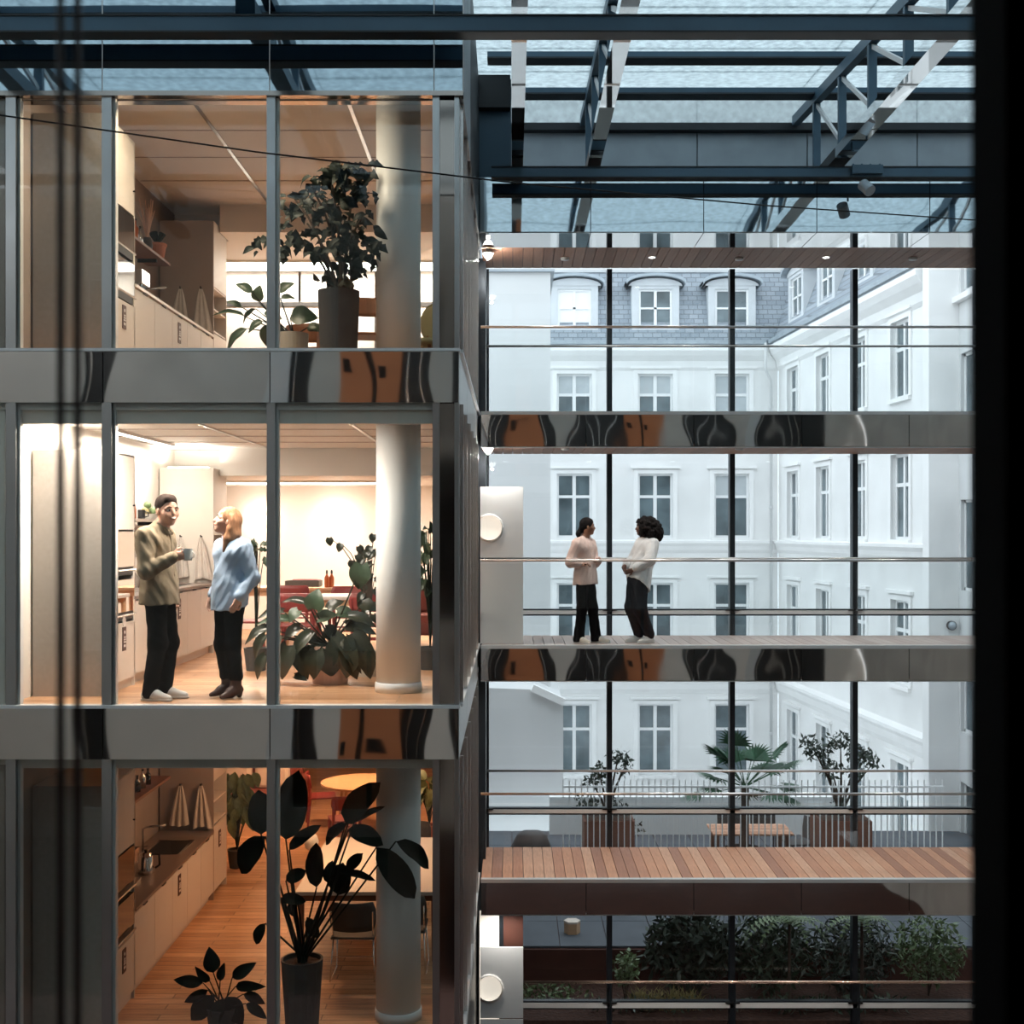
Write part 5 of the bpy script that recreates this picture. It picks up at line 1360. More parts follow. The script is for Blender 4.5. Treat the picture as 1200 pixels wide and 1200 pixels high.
# black covered barbecue
c = Vector((PX(618, 23.5), 23.5, -5)); w = 0.42
t = thing('covered_barbecue', 'barbecue under a black cover at the foot of the grey side wing', 'barbecue', c)
mb = MB(); vs_ = []; rings = [(1.05, 0), (1.0, 0.45), (0.8, 0.75), (0.62, 0.98), (0.4, 1.05), (0.0, 1.06)]
n = 20
for s_, z in rings:
    for k in range(n):
        a = 2*math.pi*k/n; rr_ = 1+0.07*math.sin(5*a+z*3)
        vs_.append((c.x+w*1.05*s_*rr_*math.copysign(abs(math.cos(a))**0.7, math.cos(a))+0.08*z, c.y+w*0.7*s_*rr_*math.copysign(abs(math.sin(a))**0.7, math.sin(a)), c.z+z*0.78))
fs_ = [(i*n+k, i*n+(k+1) % n, (i+1)*n+(k+1) % n, (i+1)*n+k) for i in range(len(rings)-1) for k in range(n)]
mb.add(vs_, fs_).build('cover', M['charcoal'], t, smooth=True)
# wooden cube seat
c = P(671, 1106, 19.95)
t = thing('wooden_cube', 'pale topped wooden cube seat on the grey paving', 'stool', (c.x, 20.1, -5))
MB().prism([(c.x+0.13*math.cos(a), 20.1+0.13*math.sin(a)) for a in [math.pi*k/3 for k in range(6)]], 'z', -5.0, -4.83).build('body', M['table_wood'], t)
MB().prism([(c.x+0.135*math.cos(a), 20.1+0.135*math.sin(a)) for a in [math.pi*k/3 for k in range(6)]], 'z', -4.83, -4.80).build('top', M['cushion'], t)
# bed planting
r_ = random.Random(31)
def shrub(label, px, Y, z, rx, ry, rz, n, size, m, width=0.4):
    c = Vector((PX(px, Y), Y, -5.55)); t = thing('garden_shrub', label, 'shrub', c)
    cz_ = z
    for k in range(6):
        e = Vector((c.x+r_.uniform(-0.6, 0.6)*rx, Y+r_.uniform(-0.5, 0.5)*ry, cz_+r_.uniform(-0.2, 0.6)*rz)); MB().tube([c, e], [0.012, 0.005], 5).build('stem', M['bark'], t)
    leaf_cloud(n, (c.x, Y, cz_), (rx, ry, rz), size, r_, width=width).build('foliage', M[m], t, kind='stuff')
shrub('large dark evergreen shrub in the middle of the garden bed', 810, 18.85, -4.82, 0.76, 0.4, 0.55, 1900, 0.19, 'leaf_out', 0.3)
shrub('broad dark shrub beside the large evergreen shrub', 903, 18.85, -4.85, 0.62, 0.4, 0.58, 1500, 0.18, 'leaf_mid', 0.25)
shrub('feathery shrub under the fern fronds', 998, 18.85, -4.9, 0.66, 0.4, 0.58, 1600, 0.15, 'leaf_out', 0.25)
shrub('olive toned bush near the end of the garden bed', 1088, 18.85, -4.85, 0.56, 0.4, 0.52, 1300, 0.11, 'leaf_light', 0.35)
shrub('pale green bush at the start of the evergreen shrubs', 733, 18.6, -5.05, 0.20, 0.2, 0.26, 240, 0.09, 'leaf_light', 0.6)
shrub('low leafy plants on the red soil', 640, 18.7, -5.45, 0.7, 0.35, 0.09, 260, 0.10, 'leaf_light', 0.4)
shrub('small dark plants at the edge of the garden bed', 960, 18.2, -5.42, 1.6, 0.2, 0.10, 420, 0.10, 'leaf_mid', 0.4)
shrub('low ground cover behind the lowest handrail', 760, 18.2, -5.42, 1.5, 0.2, 0.08, 420, 0.08, 'leaf_mid', 0.4)
for px, lab in ((760, 'tuft of dry yellow grass in the garden bed'), (800, 'smaller tuft of dry yellow grass below the evergreen shrub')):
    c = Vector((PX(px, 18.35), 18.35, -5.55)); t = thing('grass_tuft', lab, 'grass', c); mb = MB()
    for k in range(150):
        a = r_.uniform(0, 6.28); s_ = r_.uniform(0.05, 0.3); p = c+Vector((r_.uniform(-0.25, 0.25), r_.uniform(-0.1, 0.1), 0)); e = p+Vector((math.cos(a)*s_, math.sin(a)*s_, r_.uniform(0.12, 0.3)))
        m_ = (p+e)/2+Vector((0, 0, 0.08)); w = Vector((0.006, 0, 0)); mb.add([p-w, p+w, m_+w, m_-w, e], [(0, 1, 2, 3), (3, 2, 4)])
    mb.build('blades', M['grass_dry'], t, kind='stuff')
# tree ferns
def fern(label, px, py, Y, n, ln, m):
    c = P(px, py, Y); b = Vector((c.x, Y, -5.55)); t = thing('tree_fern', label, 'fern', b)
    MB().tube([b, c], [0.03, 0.02], 6).build('trunk', M['bark'], t)
    for k in range(n):
        a = 2*math.pi*k/n + r_.uniform(-0.2, 0.2); d = Vector((math.cos(a), 0.35*math.sin(a), 0)); mb = MB(); prev = c
        for j in range(1, 13):
            s_ = j/12; q = c+d*ln*s_+Vector((0, 0, 0.25*ln*math.sin(s_*2.2)-0.55*ln*s_*s_)); mb.tube([prev, q], 0.004, 4, cap=False)
            sd = Vector((-d.y, d.x, 0)).normalized()*0.16*math.sin(math.pi*min(1, 0.15+s_*0.85))
            for sg in (-1, 1):
                w = (q-prev)*0.38; e = q+sd*sg+(q-prev)*0.4; mb.add([q-w, q+w, e], [(0, 1, 2)])
            prev = q
        mb.build('frond', M[m], t)
fern('tree fern with long drooping fronds in the garden bed', 925, 1083, 18.3, 9, 0.75, 'leaf_light')
fern('paler tree fern beside the drooping one', 1010, 1080, 18.3, 8, 0.6, 'leaf_light')
# plant in the hall at the bottom of the picture
c = Vector((PX(815, 17.2), 17.2, -6.6)); t = thing('hall_plant', 'yellow green spiky plant below the lowest handrail inside the hall', 'plant', c)
pot(t, c, 0.15, 0.18, 0.35, 'pot_grey')
for k in range(12):
    a = k*0.55; e = c+Vector((math.cos(a)*0.28, math.sin(a)*0.2, 0.65+0.25*(k % 3))); p = c+Vector((0, 0, 0.4)); stem(t, c+Vector((0, 0, 0.32)), p, 0.006); put_leaf(t, leaf_mesh('ovate', 'grass_dry'), p, e, 0.06, (0, -1, 0.3))
# ------------------------------------------------------------------ people: signed distance bodies turned into one continuous mesh
def V3(p): return np.array([p[0], p[1], p[2]], dtype=np.float32)
class Body:
    def __init__(s): s.pr = []
    def cone(s, a, b, ra, rb, k=0.02, flat=None, ff=1.0, op=1):
        s.pr.append(('c', V3(a), V3(b), ra, rb, k, None if flat is None else V3(flat), ff, op)); return s
    def chain(s, pts, rads, k=0.02, **kw):
        for i in range(len(pts)-1): s.cone(pts[i], pts[i+1], rads[i], rads[i+1], k, **kw)
        return s
    def ell(s, c, axes, radii, k=0.02, op=1):
        s.pr.append(('e', V3(c), np.array([list(a) for a in axes], dtype=np.float32), np.array(radii, dtype=np.float32), k, op)); return s
    def plane(s, p, n, k=0.0): s.pr.append(('p', V3(p), V3(n), k)); return s
    def mesh(s, res, wrinkle=None):
        lo, hi = np.full(3, 1e9), np.full(3, -1e9); bbs = []
        for q in s.pr:
            if q[0] == 'c':
                r = max(q[3], q[4]) + q[5]; a = np.minimum(q[1], q[2])-r; b = np.maximum(q[1], q[2])+r
                if q[8] > 0: lo = np.minimum(lo, a); hi = np.maximum(hi, b)
            elif q[0] == 'e':
                r = float(q[3].max()) + q[4]; a = q[1]-r; b = q[1]+r
                if q[5] > 0: lo = np.minimum(lo, a); hi = np.maximum(hi, b)
            else: a = b = None
            bbs.append((a, b))
        lo = lo-3*res; hi = hi+3*res
        n = np.ceil((hi-lo)/res).astype(int)+1
        D = np.full(n, 0.3, dtype=np.float32)
        ax = [(lo[i]+res*np.arange(n[i])).astype(np.float32) for i in range(3)]
        for q, (a, b) in zip(s.pr, bbs):
            if a is None: i0, i1 = np.zeros(3, int), n
            else:
                i0 = np.clip(np.floor((a-lo)/res).astype(int)-2, 0, n); i1 = np.clip(np.ceil((b-lo)/res).astype(int)+3, 0, n)
            sl = tuple(slice(i0[i], i1[i]) for i in range(3))
            X, Y_, Z = np.meshgrid(ax[0][sl[0]], ax[1][sl[1]], ax[2][sl[2]], indexing='ij')
            S = D[sl]
            if q[0] == 'p':
                d = (X-q[1][0])*q[2][0]+(Y_-q[1][1])*q[2][1]+(Z-q[1][2])*q[2][2]
                D[sl] = np.maximum(S, d); continue
            if q[0] == 'c':
                A, B, ra, rb, k, fl, ff, op = q[1:]
                ab = B-A; L2 = max(float(ab@ab), 1e-9)
                px, py, pz = X-A[0], Y_-A[1], Z-A[2]
                t_ = np.clip((px*ab[0]+py*ab[1]+pz*ab[2])/L2, 0, 1)
                px = px-t_*ab[0]; py = py-t_*ab[1]; pz = pz-t_*ab[2]
                if fl is not None:
                    dn = (px*fl[0]+py*fl[1]+pz*fl[2])*(ff-1); px = px+fl[0]*dn; py = py+fl[1]*dn; pz = pz+fl[2]*dn
                d = np.sqrt(px*px+py*py+pz*pz)-(ra+t_*(rb-ra))
            else:
                C, A3, R3, k, op = q[1:]
                px, py, pz = X-C[0], Y_-C[1], Z-C[2]
                u = [(px*A3[i][0]+py*A3[i][1]+pz*A3[i][2]) for i in range(3)]
                k0 = np.sqrt(sum((u[i]/R3[i])**2 for i in range(3))); k1 = np.sqrt(sum((u[i]/R3[i]**2)**2 for i in range(3)))
                d = np.where(k1 > 1e-6, k0*(k0-1)/np.maximum(k1, 1e-6), -float(R3.min()))
            if op > 0:
                k = max(k, 1e-4); h = np.clip(0.5+0.5*(S-d)/k, 0, 1); D[sl] = S*(1-h)+d*h-k*h*(1-h)
            else: D[sl] = np.maximum(S, -d)
        if wrinkle is not None:
            X, Y_, Z = np.meshgrid(*ax, indexing='ij'); D += wrinkle(X, Y_, Z).astype(np.float32)
        return surface_nets(D, lo, res)
def surface_nets(D, lo, res):
    S = D < 0; n = np.array(D.shape)
    cnt = np.zeros(n-1, np.int8)
    for dx in (0, 1):
        for dy in (0, 1):
            for dz in (0, 1): cnt += S[dx:n[0]-1+dx, dy:n[1]-1+dy, dz:n[2]-1+dz]
    mask = (cnt > 0) & (cnt < 8)
    I = np.argwhere(mask); idx = np.full(n-1, -1, np.int64); idx[mask] = np.arange(len(I))
    acc = np.zeros((len(I), 3)); num = np.zeros(len(I))
    cor = [(a, b, c) for a in (0, 1) for b in (0, 1) for c in (0, 1)]
    vals = {c: D[I[:, 0]+c[0], I[:, 1]+c[1], I[:, 2]+c[2]] for c in cor}
    for c in cor:
        for a in range(3):
            if c[a] == 0:
                e = list(c); e[a] = 1; e = tuple(e); v0, v1 = vals[c], vals[e]; cr = (v0 < 0) != (v1 < 0)
                t_ = np.where(cr, v0/np.where(cr, v0-v1, 1), 0)
                p = np.tile(np.array(c, float), (len(I), 1)); p[:, a] = t_
                acc += p*cr[:, None]; num += cr
    V = lo + (I + acc/num[:, None])*res
    F_ = []
    for a in range(3):
        b, c = (a+1) % 3, (a+2) % 3
        sl0 = [slice(None)]*3; sl1 = [slice(None)]*3; sl0[a] = slice(0, n[a]-1); sl1[a] = slice(1, n[a])
        s0, s1 = S[tuple(sl0)], S[tuple(sl1)]; E = np.argwhere(s0 != s1)
        E = E[(E[:, b] > 0) & (E[:, c] > 0) & (E[:, b] < n[b]-1) & (E[:, c] < n[c]-1)]
        flip = s0[E[:, 0], E[:, 1], E[:, 2]]
        def cell(db, dc):
            q = E.copy(); q[:, b] -= db; q[:, c] -= dc; return idx[q[:, 0], q[:, 1], q[:, 2]]
        q = np.stack([cell(1, 1), cell(0, 1), cell(0, 0), cell(1, 0)], 1)
        q[~flip] = q[~flip][:, ::-1]; F_.append(q)
    return V, np.concatenate(F_)
def body_obj(name, VF, m, parent, label=None):
    V_, F_ = VF; o_ = ORG[parent]
    me = bpy.data.meshes.new(name); V_ = V_ - np.array(o_)
    me.vertices.add(len(V_)); me.vertices.foreach_set('co', V_.astype(np.float32).ravel())
    me.loops.add(F_.size); me.loops.foreach_set('vertex_index', F_.astype(np.int32).ravel())
    me.polygons.add(len(F_)); me.polygons.foreach_set('loop_start', np.arange(0, F_.size, 4, dtype=np.int32)); me.polygons.foreach_set('loop_total', np.full(len(F_), 4, np.int32))
    me.update(calc_edges=True); me.polygons.foreach_set('use_smooth', [True]*len(me.polygons))
    o = bpy.data.objects.new(name, me); col.objects.link(o); o.parent = parent; me.materials.append(m); ORG[o] = o_
    if label: o['label'] = label
    return o

class Pose:
    """body frame: a forward, b to the person's right, c up (metres, for a person of the given height / 1.80)"""
    def __init__(s, base, yaw, H):
        s.o = Vector(base); s.k = H/1.80; s.f = Vector((math.cos(yaw), math.sin(yaw), 0)); s.r = Vector((math.sin(yaw), -math.cos(yaw), 0)); s.u = Vector((0, 0, 1))
    def __call__(s, a, b, c): return s.o + (s.f*a + s.r*b + s.u*c)*s.k
def frame(yaw, pitch=0.0, roll=0.0):
    f = Vector((math.cos(yaw)*math.cos(pitch), math.sin(yaw)*math.cos(pitch), math.sin(pitch))); r = Vector((math.sin(yaw), -math.cos(yaw), 0))
    u = r.cross(f); return f, r, u
def head_prims(B, c, fr, k, female=False):
    f, r, u = fr; A = (f, r, u)
    at = lambda a, b, z: c + (f*a + r*b + u*z)*k
    B.ell(at(-0.012, 0, 0.028), A, [0.097*k, 0.076*k, 0.094*k], 0.01)
    B.ell(at(0.022, 0, -0.045), A, [0.066*k, (0.054 if female else 0.060)*k, 0.068*k], 0.035)
    B.cone(at(0.058, 0, -0.092), at(0.050, 0, -0.085), 0.022*k, 0.02*k, 0.03)             # chin
    B.cone(at(0.082, 0, 0.008), at(0.101, 0, -0.026), 0.009*k, 0.013*k, 0.012)            # nose
    for s_ in (-1, 1):
        B.cone(at(0.078, s_*0.030, 0.022), at(0.066, s_*0.058, 0.016), 0.010*k, 0.008*k, 0.015)   # brow ridge
        B.cone(at(0.064, s_*0.048, -0.028), at(0.05, s_*0.055, -0.02), 0.016*k, 0.014*k, 0.03)    # cheek
        B.ell(at(-0.005, s_*0.080, -0.012), A, [0.018*k, 0.008*k, 0.032*k], 0.006)                # ear
        B.ell(at(0.088, s_*0.031, 0.002), A, [0.012*k, 0.014*k, 0.009*k], 0.0, op=-1)             # eye socket
    B.cone(at(0.083, -0.018, -0.052), at(0.083, 0.018, -0.052), 0.008*k, 0.008*k, 0.012)
    return at
def face_parts(t, c, fr, k, hair, smile=False, blush=None):
    f, r, u = fr; at = lambda a, b, z: c + (f*a + r*b + u*z)*k
    for s_ in (-1, 1):
        e = at(0.072, s_*0.031, 0.002)
        eo = body_obj('eye', Body().ell(e, (f, r, u), [0.012*k, 0.015*k, 0.0095*k]).mesh(0.003), M['eye_white'], t)
        body_obj('iris', Body().ell(e+f*0.009*k, (f, r, u), [0.006*k, 0.0075*k, 0.0075*k]).mesh(0.002), M['iris'], eo)
        body_obj('eyebrow', Body().chain([at(0.089, s_*0.014, 0.026), at(0.086, s_*0.034, 0.031), at(0.074, s_*0.055, 0.023)], [0.0035*k, 0.0045*k, 0.003*k], 0.004).mesh(0.003), M[hair], t)
    m = Body()
    if smile:
        m.chain([at(0.074, -0.034, -0.043), at(0.086, -0.016, -0.057), at(0.090, 0, -0.061), at(0.086, 0.016, -0.057), at(0.074, 0.034, -0.043)], [0.004*k, 0.007*k, 0.008*k, 0.007*k, 0.004*k], 0.004)
        mo = body_obj('mouth', m.mesh(0.003), M['lips'], t)
        body_obj('teeth', Body().chain([at(0.082, -0.024, -0.049), at(0.092, -0.013, -0.056), at(0.0955, 0, -0.058), at(0.092, 0.013, -0.056), at(0.082, 0.024, -0.049)], [0.0028*k, 0.0045*k, 0.0045*k, 0.0045*k, 0.0028*k], 0.003).mesh(0.002), M['teeth'], mo)
    else:
        m.chain([at(0.080, -0.022, -0.054), at(0.091, 0, -0.053), at(0.080, 0.022, -0.054)], [0.004*k, 0.0085*k, 0.004*k], 0.004)
        body_obj('mouth', m.mesh(0.003), M['lips'], t)
def hand_prims(B, wrist, d, palm_n, k, curl=0.6, thumb_side=1, size=1.0):
    """d: direction of the hand, palm_n: out of the palm; fingers curl towards palm_n"""
    d = Vector(d).normalized(); n = Vector(palm_n); n = (n-d*n.dot(d)).normalized(); s_ = d.cross(n)*thumb_side; z = k*size
    pc = Vector(wrist)+d*0.05*z
    B.ell(pc, (d, s_, n), [0.055*z, 0.042*z, 0.017*z], 0.015)
    for i, (o_, ln) in enumerate(((0.030, 0.072), (0.010, 0.082), (-0.011, 0.075), (-0.031, 0.058))):
        a = Vector(wrist)+d*0.088*z+s_*o_*z
        a1 = curl*(0.75+0.08*i); e1 = a+(d*math.cos(a1)+n*math.sin(a1))*ln*0.5*z
        a2 = curl*1.7; e2 = e1+(d*math.cos(a2)+n*math.sin(a2))*ln*0.30*z
        a3 = curl*2.3; e3 = e2+(d*math.cos(a3)+n*math.sin(a3))*ln*0.22*z
        B.chain([a, e1, e2, e3], [0.0095*z, 0.0088*z, 0.008*z, 0.007*z], 0.004)
    a = Vector(wrist)+d*0.025*z+s_*0.034*z; e1 = a+(d*0.6+s_*0.65+n*0.35).normalized()*0.042*z; e2 = e1+(d*0.8+s_*0.15+n*0.6*curl).normalized()*0.034*z
    B.chain([a, e1, e2], [0.014*z, 0.011*z, 0.009*z], 0.008)
def wr(amp, sx, sy, sz, ph=0.0):
    """folds: a few skewed waves with different directions"""
    r_ = random.Random(int(ph*10)+3); W = []
    for i in range(6):
        w = r_.uniform(0.6, 1.6); W.append((r_.uniform(-1, 1)*sx*w, r_.uniform(-1, 1)*sy*w, r_.uniform(-1, 1)*sz*w, r_.uniform(0, 6.28)))
    def fn(X, Y_, Z):
        o_ = 0
        for i, (a, b_, c, d) in enumerate(W):
            q = np.sin(X*a+Y_*b_+Z*c+d + 0.8*np.sin(Z*W[i-1][2]*0.5+X*W[i-1][0]*0.5)); o_ = o_ + q*np.abs(q)
        return amp*0.55*o_
    return fn

def person(label, base, yaw, H, skin, J, head_yaw, head_pitch, hairfn, hair_m, top, trousers, shoes, female=False, smile=False, res=0.0065, hs=1.0):
    """J: joints in the body frame, see the callers"""
    t = thing('person', label, 'person', base)
    p = Pose(base, yaw, H); k = p.k
    g = {n_: p(*v) for n_, v in J.items()}
    ax = (p.f, p.r, p.u)
    hf = frame(head_yaw, head_pitch)
    hc = g['head']
    B = Body()
    head_prims(B, hc, hf, k*hs, female)
    sh = 0.165 if female else 0.19
    nb = g['neck']
    B.cone(nb, hc - hf[2]*0.06*k - hf[0]*0.015*k, (0.052 if female else 0.06)*k, (0.048 if female else 0.056)*k, 0.03)
    ch, ab, pe = g['chest'], g['belly'], g['pelvis']
    def torso(Bd, e):
        Bd.cone(ch + p.r*(sh-0.075)*k + p.u*0.07*k, ch - p.r*(sh-0.075)*k + p.u*0.07*k, (0.095+e)*k, (0.095+e)*k, 0.06, flat=p.f, ff=1.0)
        Bd.ell(ch, ax, [(0.115+e)*k, ((0.15 if female else 0.17)+e)*k, (0.19+e)*k], 0.06)
        Bd.ell(ab, ax, [(0.105+e)*k, ((0.125 if female else 0.15)+e)*k, (0.17+e)*k], 0.08)
        Bd.ell(pe, ax, [(0.115+e)*k, ((0.165 if female else 0.16)+e)*k, (0.13+e)*k], 0.08)
    torso(B, 0.0)
    B.cone(g['sh_r'], nb, 0.045*k, 0.05*k, 0.05); B.cone(g['sh_l'], nb, 0.045*k, 0.05*k, 0.05)
    ra = [0.052, 0.040, 0.028] if female else [0.060, 0.047, 0.032]
    for s_ in 'rl':
        B.chain([g['sh_'+s_], g['el_'+s_], g['wr_'+s_]], [x*k for x in ra], 0.025)
        hd, pn, curl, ts = J_HAND[s_]
        hand_prims(B, g['wr_'+s_], hd, pn, k, curl, ts, 0.92 if female else 1.0)
        B.chain([g['hip_'+s_], g['kn_'+s_], g['an_'+s_]], [0.088*k, 0.055*k, 0.034*k], 0.05)
        B.cone(g['an_'+s_], g['toe_'+s_], 0.028*k, 0.016*k, 0.01)
    body_obj('body', B.mesh(res), M[skin], t)
    face_parts(t, hc, hf, k*hs, 'hair_brown' if hair_m == 'hair_blond' else hair_m, smile)
    hairfn(t, hc, hf, k*hs, g, p)
    top(t, p, k, g, torso)
    trousers(t, p, k, g)
    shoes(t, p, k, g)
    return t
def mk_trousers(m, rk, ra_, drop=0.0, waist=0.0, hipr=0.096):
    def fn(t, p, k, g):
        B = Body()
        B.ell(g['pelvis']+p.u*0.01, (p.f, p.r, p.u), [0.122*k, 0.170*k, 0.14*k], 0.05)
        for s_ in 'rl':
            B.chain([g['hip_'+s_], g['kn_'+s_], g['an_'+s_]+p.u*drop], [hipr*k, rk*k, ra_*k], 0.05)
        B.plane((0, 0, p.o.z+0.018), (0, 0, -1))          # hems end just above the floor
        body_obj('trousers', B.mesh(0.008, wr(0.002, 60, 60, 70, 0.4)), M[m], t)
    return fn
def mk_shoes(m, sole='shoe_white', boot=0.0, heel=0.0):
    def fn(t, p, k, g):
        for s_ in 'rl':
            B = Body(); an, toe = g['an_'+s_], g['toe_'+s_]
            d = (toe-an); d.z = 0; ln = d.length; d.normalize(); gz = p.o.z
            hl = Vector((an.x, an.y, gz))-d*0.045*k
            B.cone(hl+p.u*(0.045+heel)*k, Vector((an.x, an.y, gz))+d*0.07*k+p.u*(0.05+heel*0.5)*k, 0.040*k, 0.042*k, 0.02)
            B.cone(Vector((an.x, an.y, gz))+d*0.06*k+p.u*0.05*k, Vector((an.x, an.y, gz))+d*(ln+0.02)+p.u*0.028*k, 0.042*k, (0.022 if boot else 0.028)*k, 0.03)
            if heel: B.cone(hl+p.u*0.03*k, hl+p.u*0.012*k, 0.03*k, 0.022*k, 0.01)
            if boot: B.cone(an+p.u*boot*k, an-p.u*0.02*k, 0.060*k, 0.050*k, 0.03)
            else: B.cone(an+p.u*0.0*k, an-p.u*0.02*k, 0.042*k, 0.042*k, 0.02)
            B.plane((0, 0, gz+0.001), (0, 0, -1))
            so = body_obj('boot' if boot else 'shoe', B.mesh(0.006), M[m], t)
            if not boot:
                S2 = Body(); S2.cone(hl+p.u*0.012*k, Vector((an.x, an.y, gz))+d*(ln+0.02)+p.u*0.012*k, 0.041*k, 0.034*k, 0.0)
                S2.plane((0, 0, gz+0.001), (0, 0, -1)); S2.plane((0, 0, gz+0.022*k), (0, 0, 1))
                body_obj('sole', S2.mesh(0.006), M[sole], so)
    return fn

# --- man in the olive jacket
def man_hair(t, c, fr, k, g, p):
    f, r, u = fr; at = lambda a, b, z: c+(f*a+r*b+u*z)*k
    B = Body(); B.ell(at(-0.018, 0, 0.048), fr, [0.098*k, 0.082*k, 0.088*k], 0.01)
    B.cone(at(0.035, -0.03, 0.092), at(0.055, 0.03, 0.09), 0.028*k, 0.024*k, 0.02)
    B.ell(at(0.085, 0, 0.0), fr, [0.07*k, 0.11*k, 0.075*k], 0, op=-1); B.ell(at(0.075, 0, -0.07), fr, [0.105*k, 0.14*k, 0.09*k], 0, op=-1); B.ell(at(-0.02, 0, -0.12), fr, [0.14*k, 0.14*k, 0.08*k], 0, op=-1)
    body_obj('hair', B.mesh(0.006, wr(0.0025, 150, 150, 60)), M['hair_brown'], t)
def jacket(t, p, k, g, torso):
    B = Body(); torso(B, 0.022)
    B.cone(g['sh_r'], g['neck'], 0.062*k, 0.062*k, 0.05); B.cone(g['sh_l'], g['neck'], 0.062*k, 0.062*k, 0.05)
    for s_ in 'rl':
        w = g['el_'+s_]+(g['wr_'+s_]-g['el_'+s_])*0.88
        B.chain([g['sh_'+s_], g['el_'+s_], w], [0.084*k, 0.068*k, 0.054*k], 0.03)
    B.cone(g['belly'], g['pelvis']-p.u*0.10*k, 0.165*k, 0.208*k, 0.06, flat=p.f, ff=1.22)
    B.plane(g['pelvis']-p.u*0.10*k, (0, 0, -1))
    o = body_obj('jacket', B.mesh(0.0075, wr(0.0038, 55, 55, 55, 1.0)), M['jacket_olive'], t)
    C = Body(); n_ = g['neck']
    for s_ in (-1, 1):
        C.chain([n_-p.f*0.055*k+p.u*0.035*k, n_+p.r*s_*0.06*k+p.u*0.025*k, n_+p.f*0.085*k+p.r*s_*0.035*k-p.u*0.045*k], [0.022*k, 0.024*k, 0.022*k], 0.01)
    body_obj('collar', C.mesh(0.006), M['jacket_olive'], o)
    pl = Body(); pl.chain([g['neck']+p.f*0.09*k-p.u*0.05*k, g['chest']+p.f*0.137*k, g['belly']+p.f*0.138*k, g['pelvis']+p.f*0.152*k-p.u*0.09*k], [0.012*k, 0.014*k, 0.014*k, 0.012*k], 0.01)
    body_obj('placket', pl.mesh(0.006), M['jacket_olive'], o)
    for s_ in 'rl':
        d = (g['wr_'+s_]-g['el_'+s_]).normalized(); w = g['el_'+s_]+(g['wr_'+s_]-g['el_'+s_])*0.80
        body_obj('cuff', Body().cone(w, w+d*0.05*k, 0.056*k, 0.052*k).mesh(0.006), M['jacket_olive'], o)
Ym = 10.92
base = Vector((PX(187, Ym), Ym, 0.0))
yaw = math.radians(-10)
J = dict(head=(0.07, 0, 1.66), neck=(0.01, 0, 1.515), chest=(-0.03, 0, 1.31), belly=(-0.005, 0, 1.10), pelvis=(0.0, 0, 0.94),
         sh_r=(-0.05, 0.185, 1.44), el_r=(0.0, 0.255, 1.135), wr_r=(0.215, 0.19, 1.255), sh_l=(-0.03, -0.185, 1.44), el_l=(-0.06, -0.25, 1.14), wr_l=(0.03, -0.215, 0.93),
         hip_r=(0, 0.085, 0.92), kn_r=(0.03, 0.095, 0.50), an_r=(-0.05, 0.09, 0.09), toe_r=(0.12, 0.11, 0.03),
         hip_l=(0, -0.085, 0.92), kn_l=(0.05, -0.09, 0.50), an_l=(0.0, -0.10, 0.09), toe_l=(0.17, -0.11, 0.03))
pz = Pose(base, yaw, 1.79)
fw = pz.f; rt_ = pz.r
J_HAND = {'r': (fw*0.95+Vector((0, 0, 0.25))-rt_*0.2, -rt_, 1.0, 1), 'l': (fw*0.2+Vector((0, 0, -1)), rt_, 0.4, 1)}
def thin(m): return m
person('man in olive overshirt and black trousers holding a mug in the bright kitchen', base, yaw, 1.79, 'skin_tan', J, math.radians(-42), 0.0, man_hair, 'hair_brown',
       jacket, mk_trousers('trousers_black', 0.078, 0.066, -0.02), mk_shoes('shoe_white'), smile=True, hs=1.12)
w = pz(*J['wr_r']); mc = w + (fw*0.95+Vector((0, 0, 0.25))-rt_*0.2).normalized()*0.088 - rt_*0.044 + fw*0.02
t = thing('mug', 'pale grey mug held by the man in the olive overshirt', 'mug', mc-Vector((0, 0, 0.045)))
MB().lathe([(0.036, -0.05), (0.044, -0.035), (0.046, 0.055), (0.042, 0.055), (0.038, -0.04)], mc, 22, cap=True).build('cup', M['ceramic'], t)
hp = [mc+fw*(0.036+0.03*math.sin(a))+Vector((0, 0, 0.026*math.cos(a))) for a in [math.pi*i/8 for i in range(9)]]
MB().tube(hp, 0.006, 8).build('handle', M['ceramic'], t, smooth=True)

# --- woman in the blue shirt
def woman_hair(t, c, fr, k, g, p):
    f, r, u = fr; at = lambda a, b, z: c+(f*a+r*b+u*z)*k
    B = Body(); B.ell(at(-0.022, 0, 0.032), fr, [0.102*k, 0.084*k, 0.100*k], 0.01)
    dn = Vector((0, 0, -1))
    for s_ in (-1, 1):
        B.chain([at(-0.02, s_*0.072, 0.05), at(-0.035, s_*0.080, -0.06), at(-0.03, s_*0.085, -0.12)+dn*0.03, at(-0.01, s_*0.080, -0.14)+dn*0.12*k], [0.020*k, 0.026*k, 0.030*k, 0.016*k], 0.02)
        B.chain([at(-0.06, s_*0.05, 0.0), at(-0.09, s_*0.055, -0.10), at(-0.075, s_*0.06, -0.16)+dn*0.08*k], [0.05*k, 0.05*k, 0.02*k], 0.03)
    B.chain([at(-0.07, 0, 0.02), at(-0.10, 0, -0.10), at(-0.085, 0, -0.17)+dn*0.08*k], [0.06*k, 0.055*k, 0.025*k], 0.03)
    B.ell(at(0.108, 0, -0.05), fr, [0.085*k, 0.12*k, 0.095*k], 0, op=-1)
    body_obj('hair', B.mesh(0.006, wr(0.0028, 130, 130, 18)), M['hair_blond'], t)
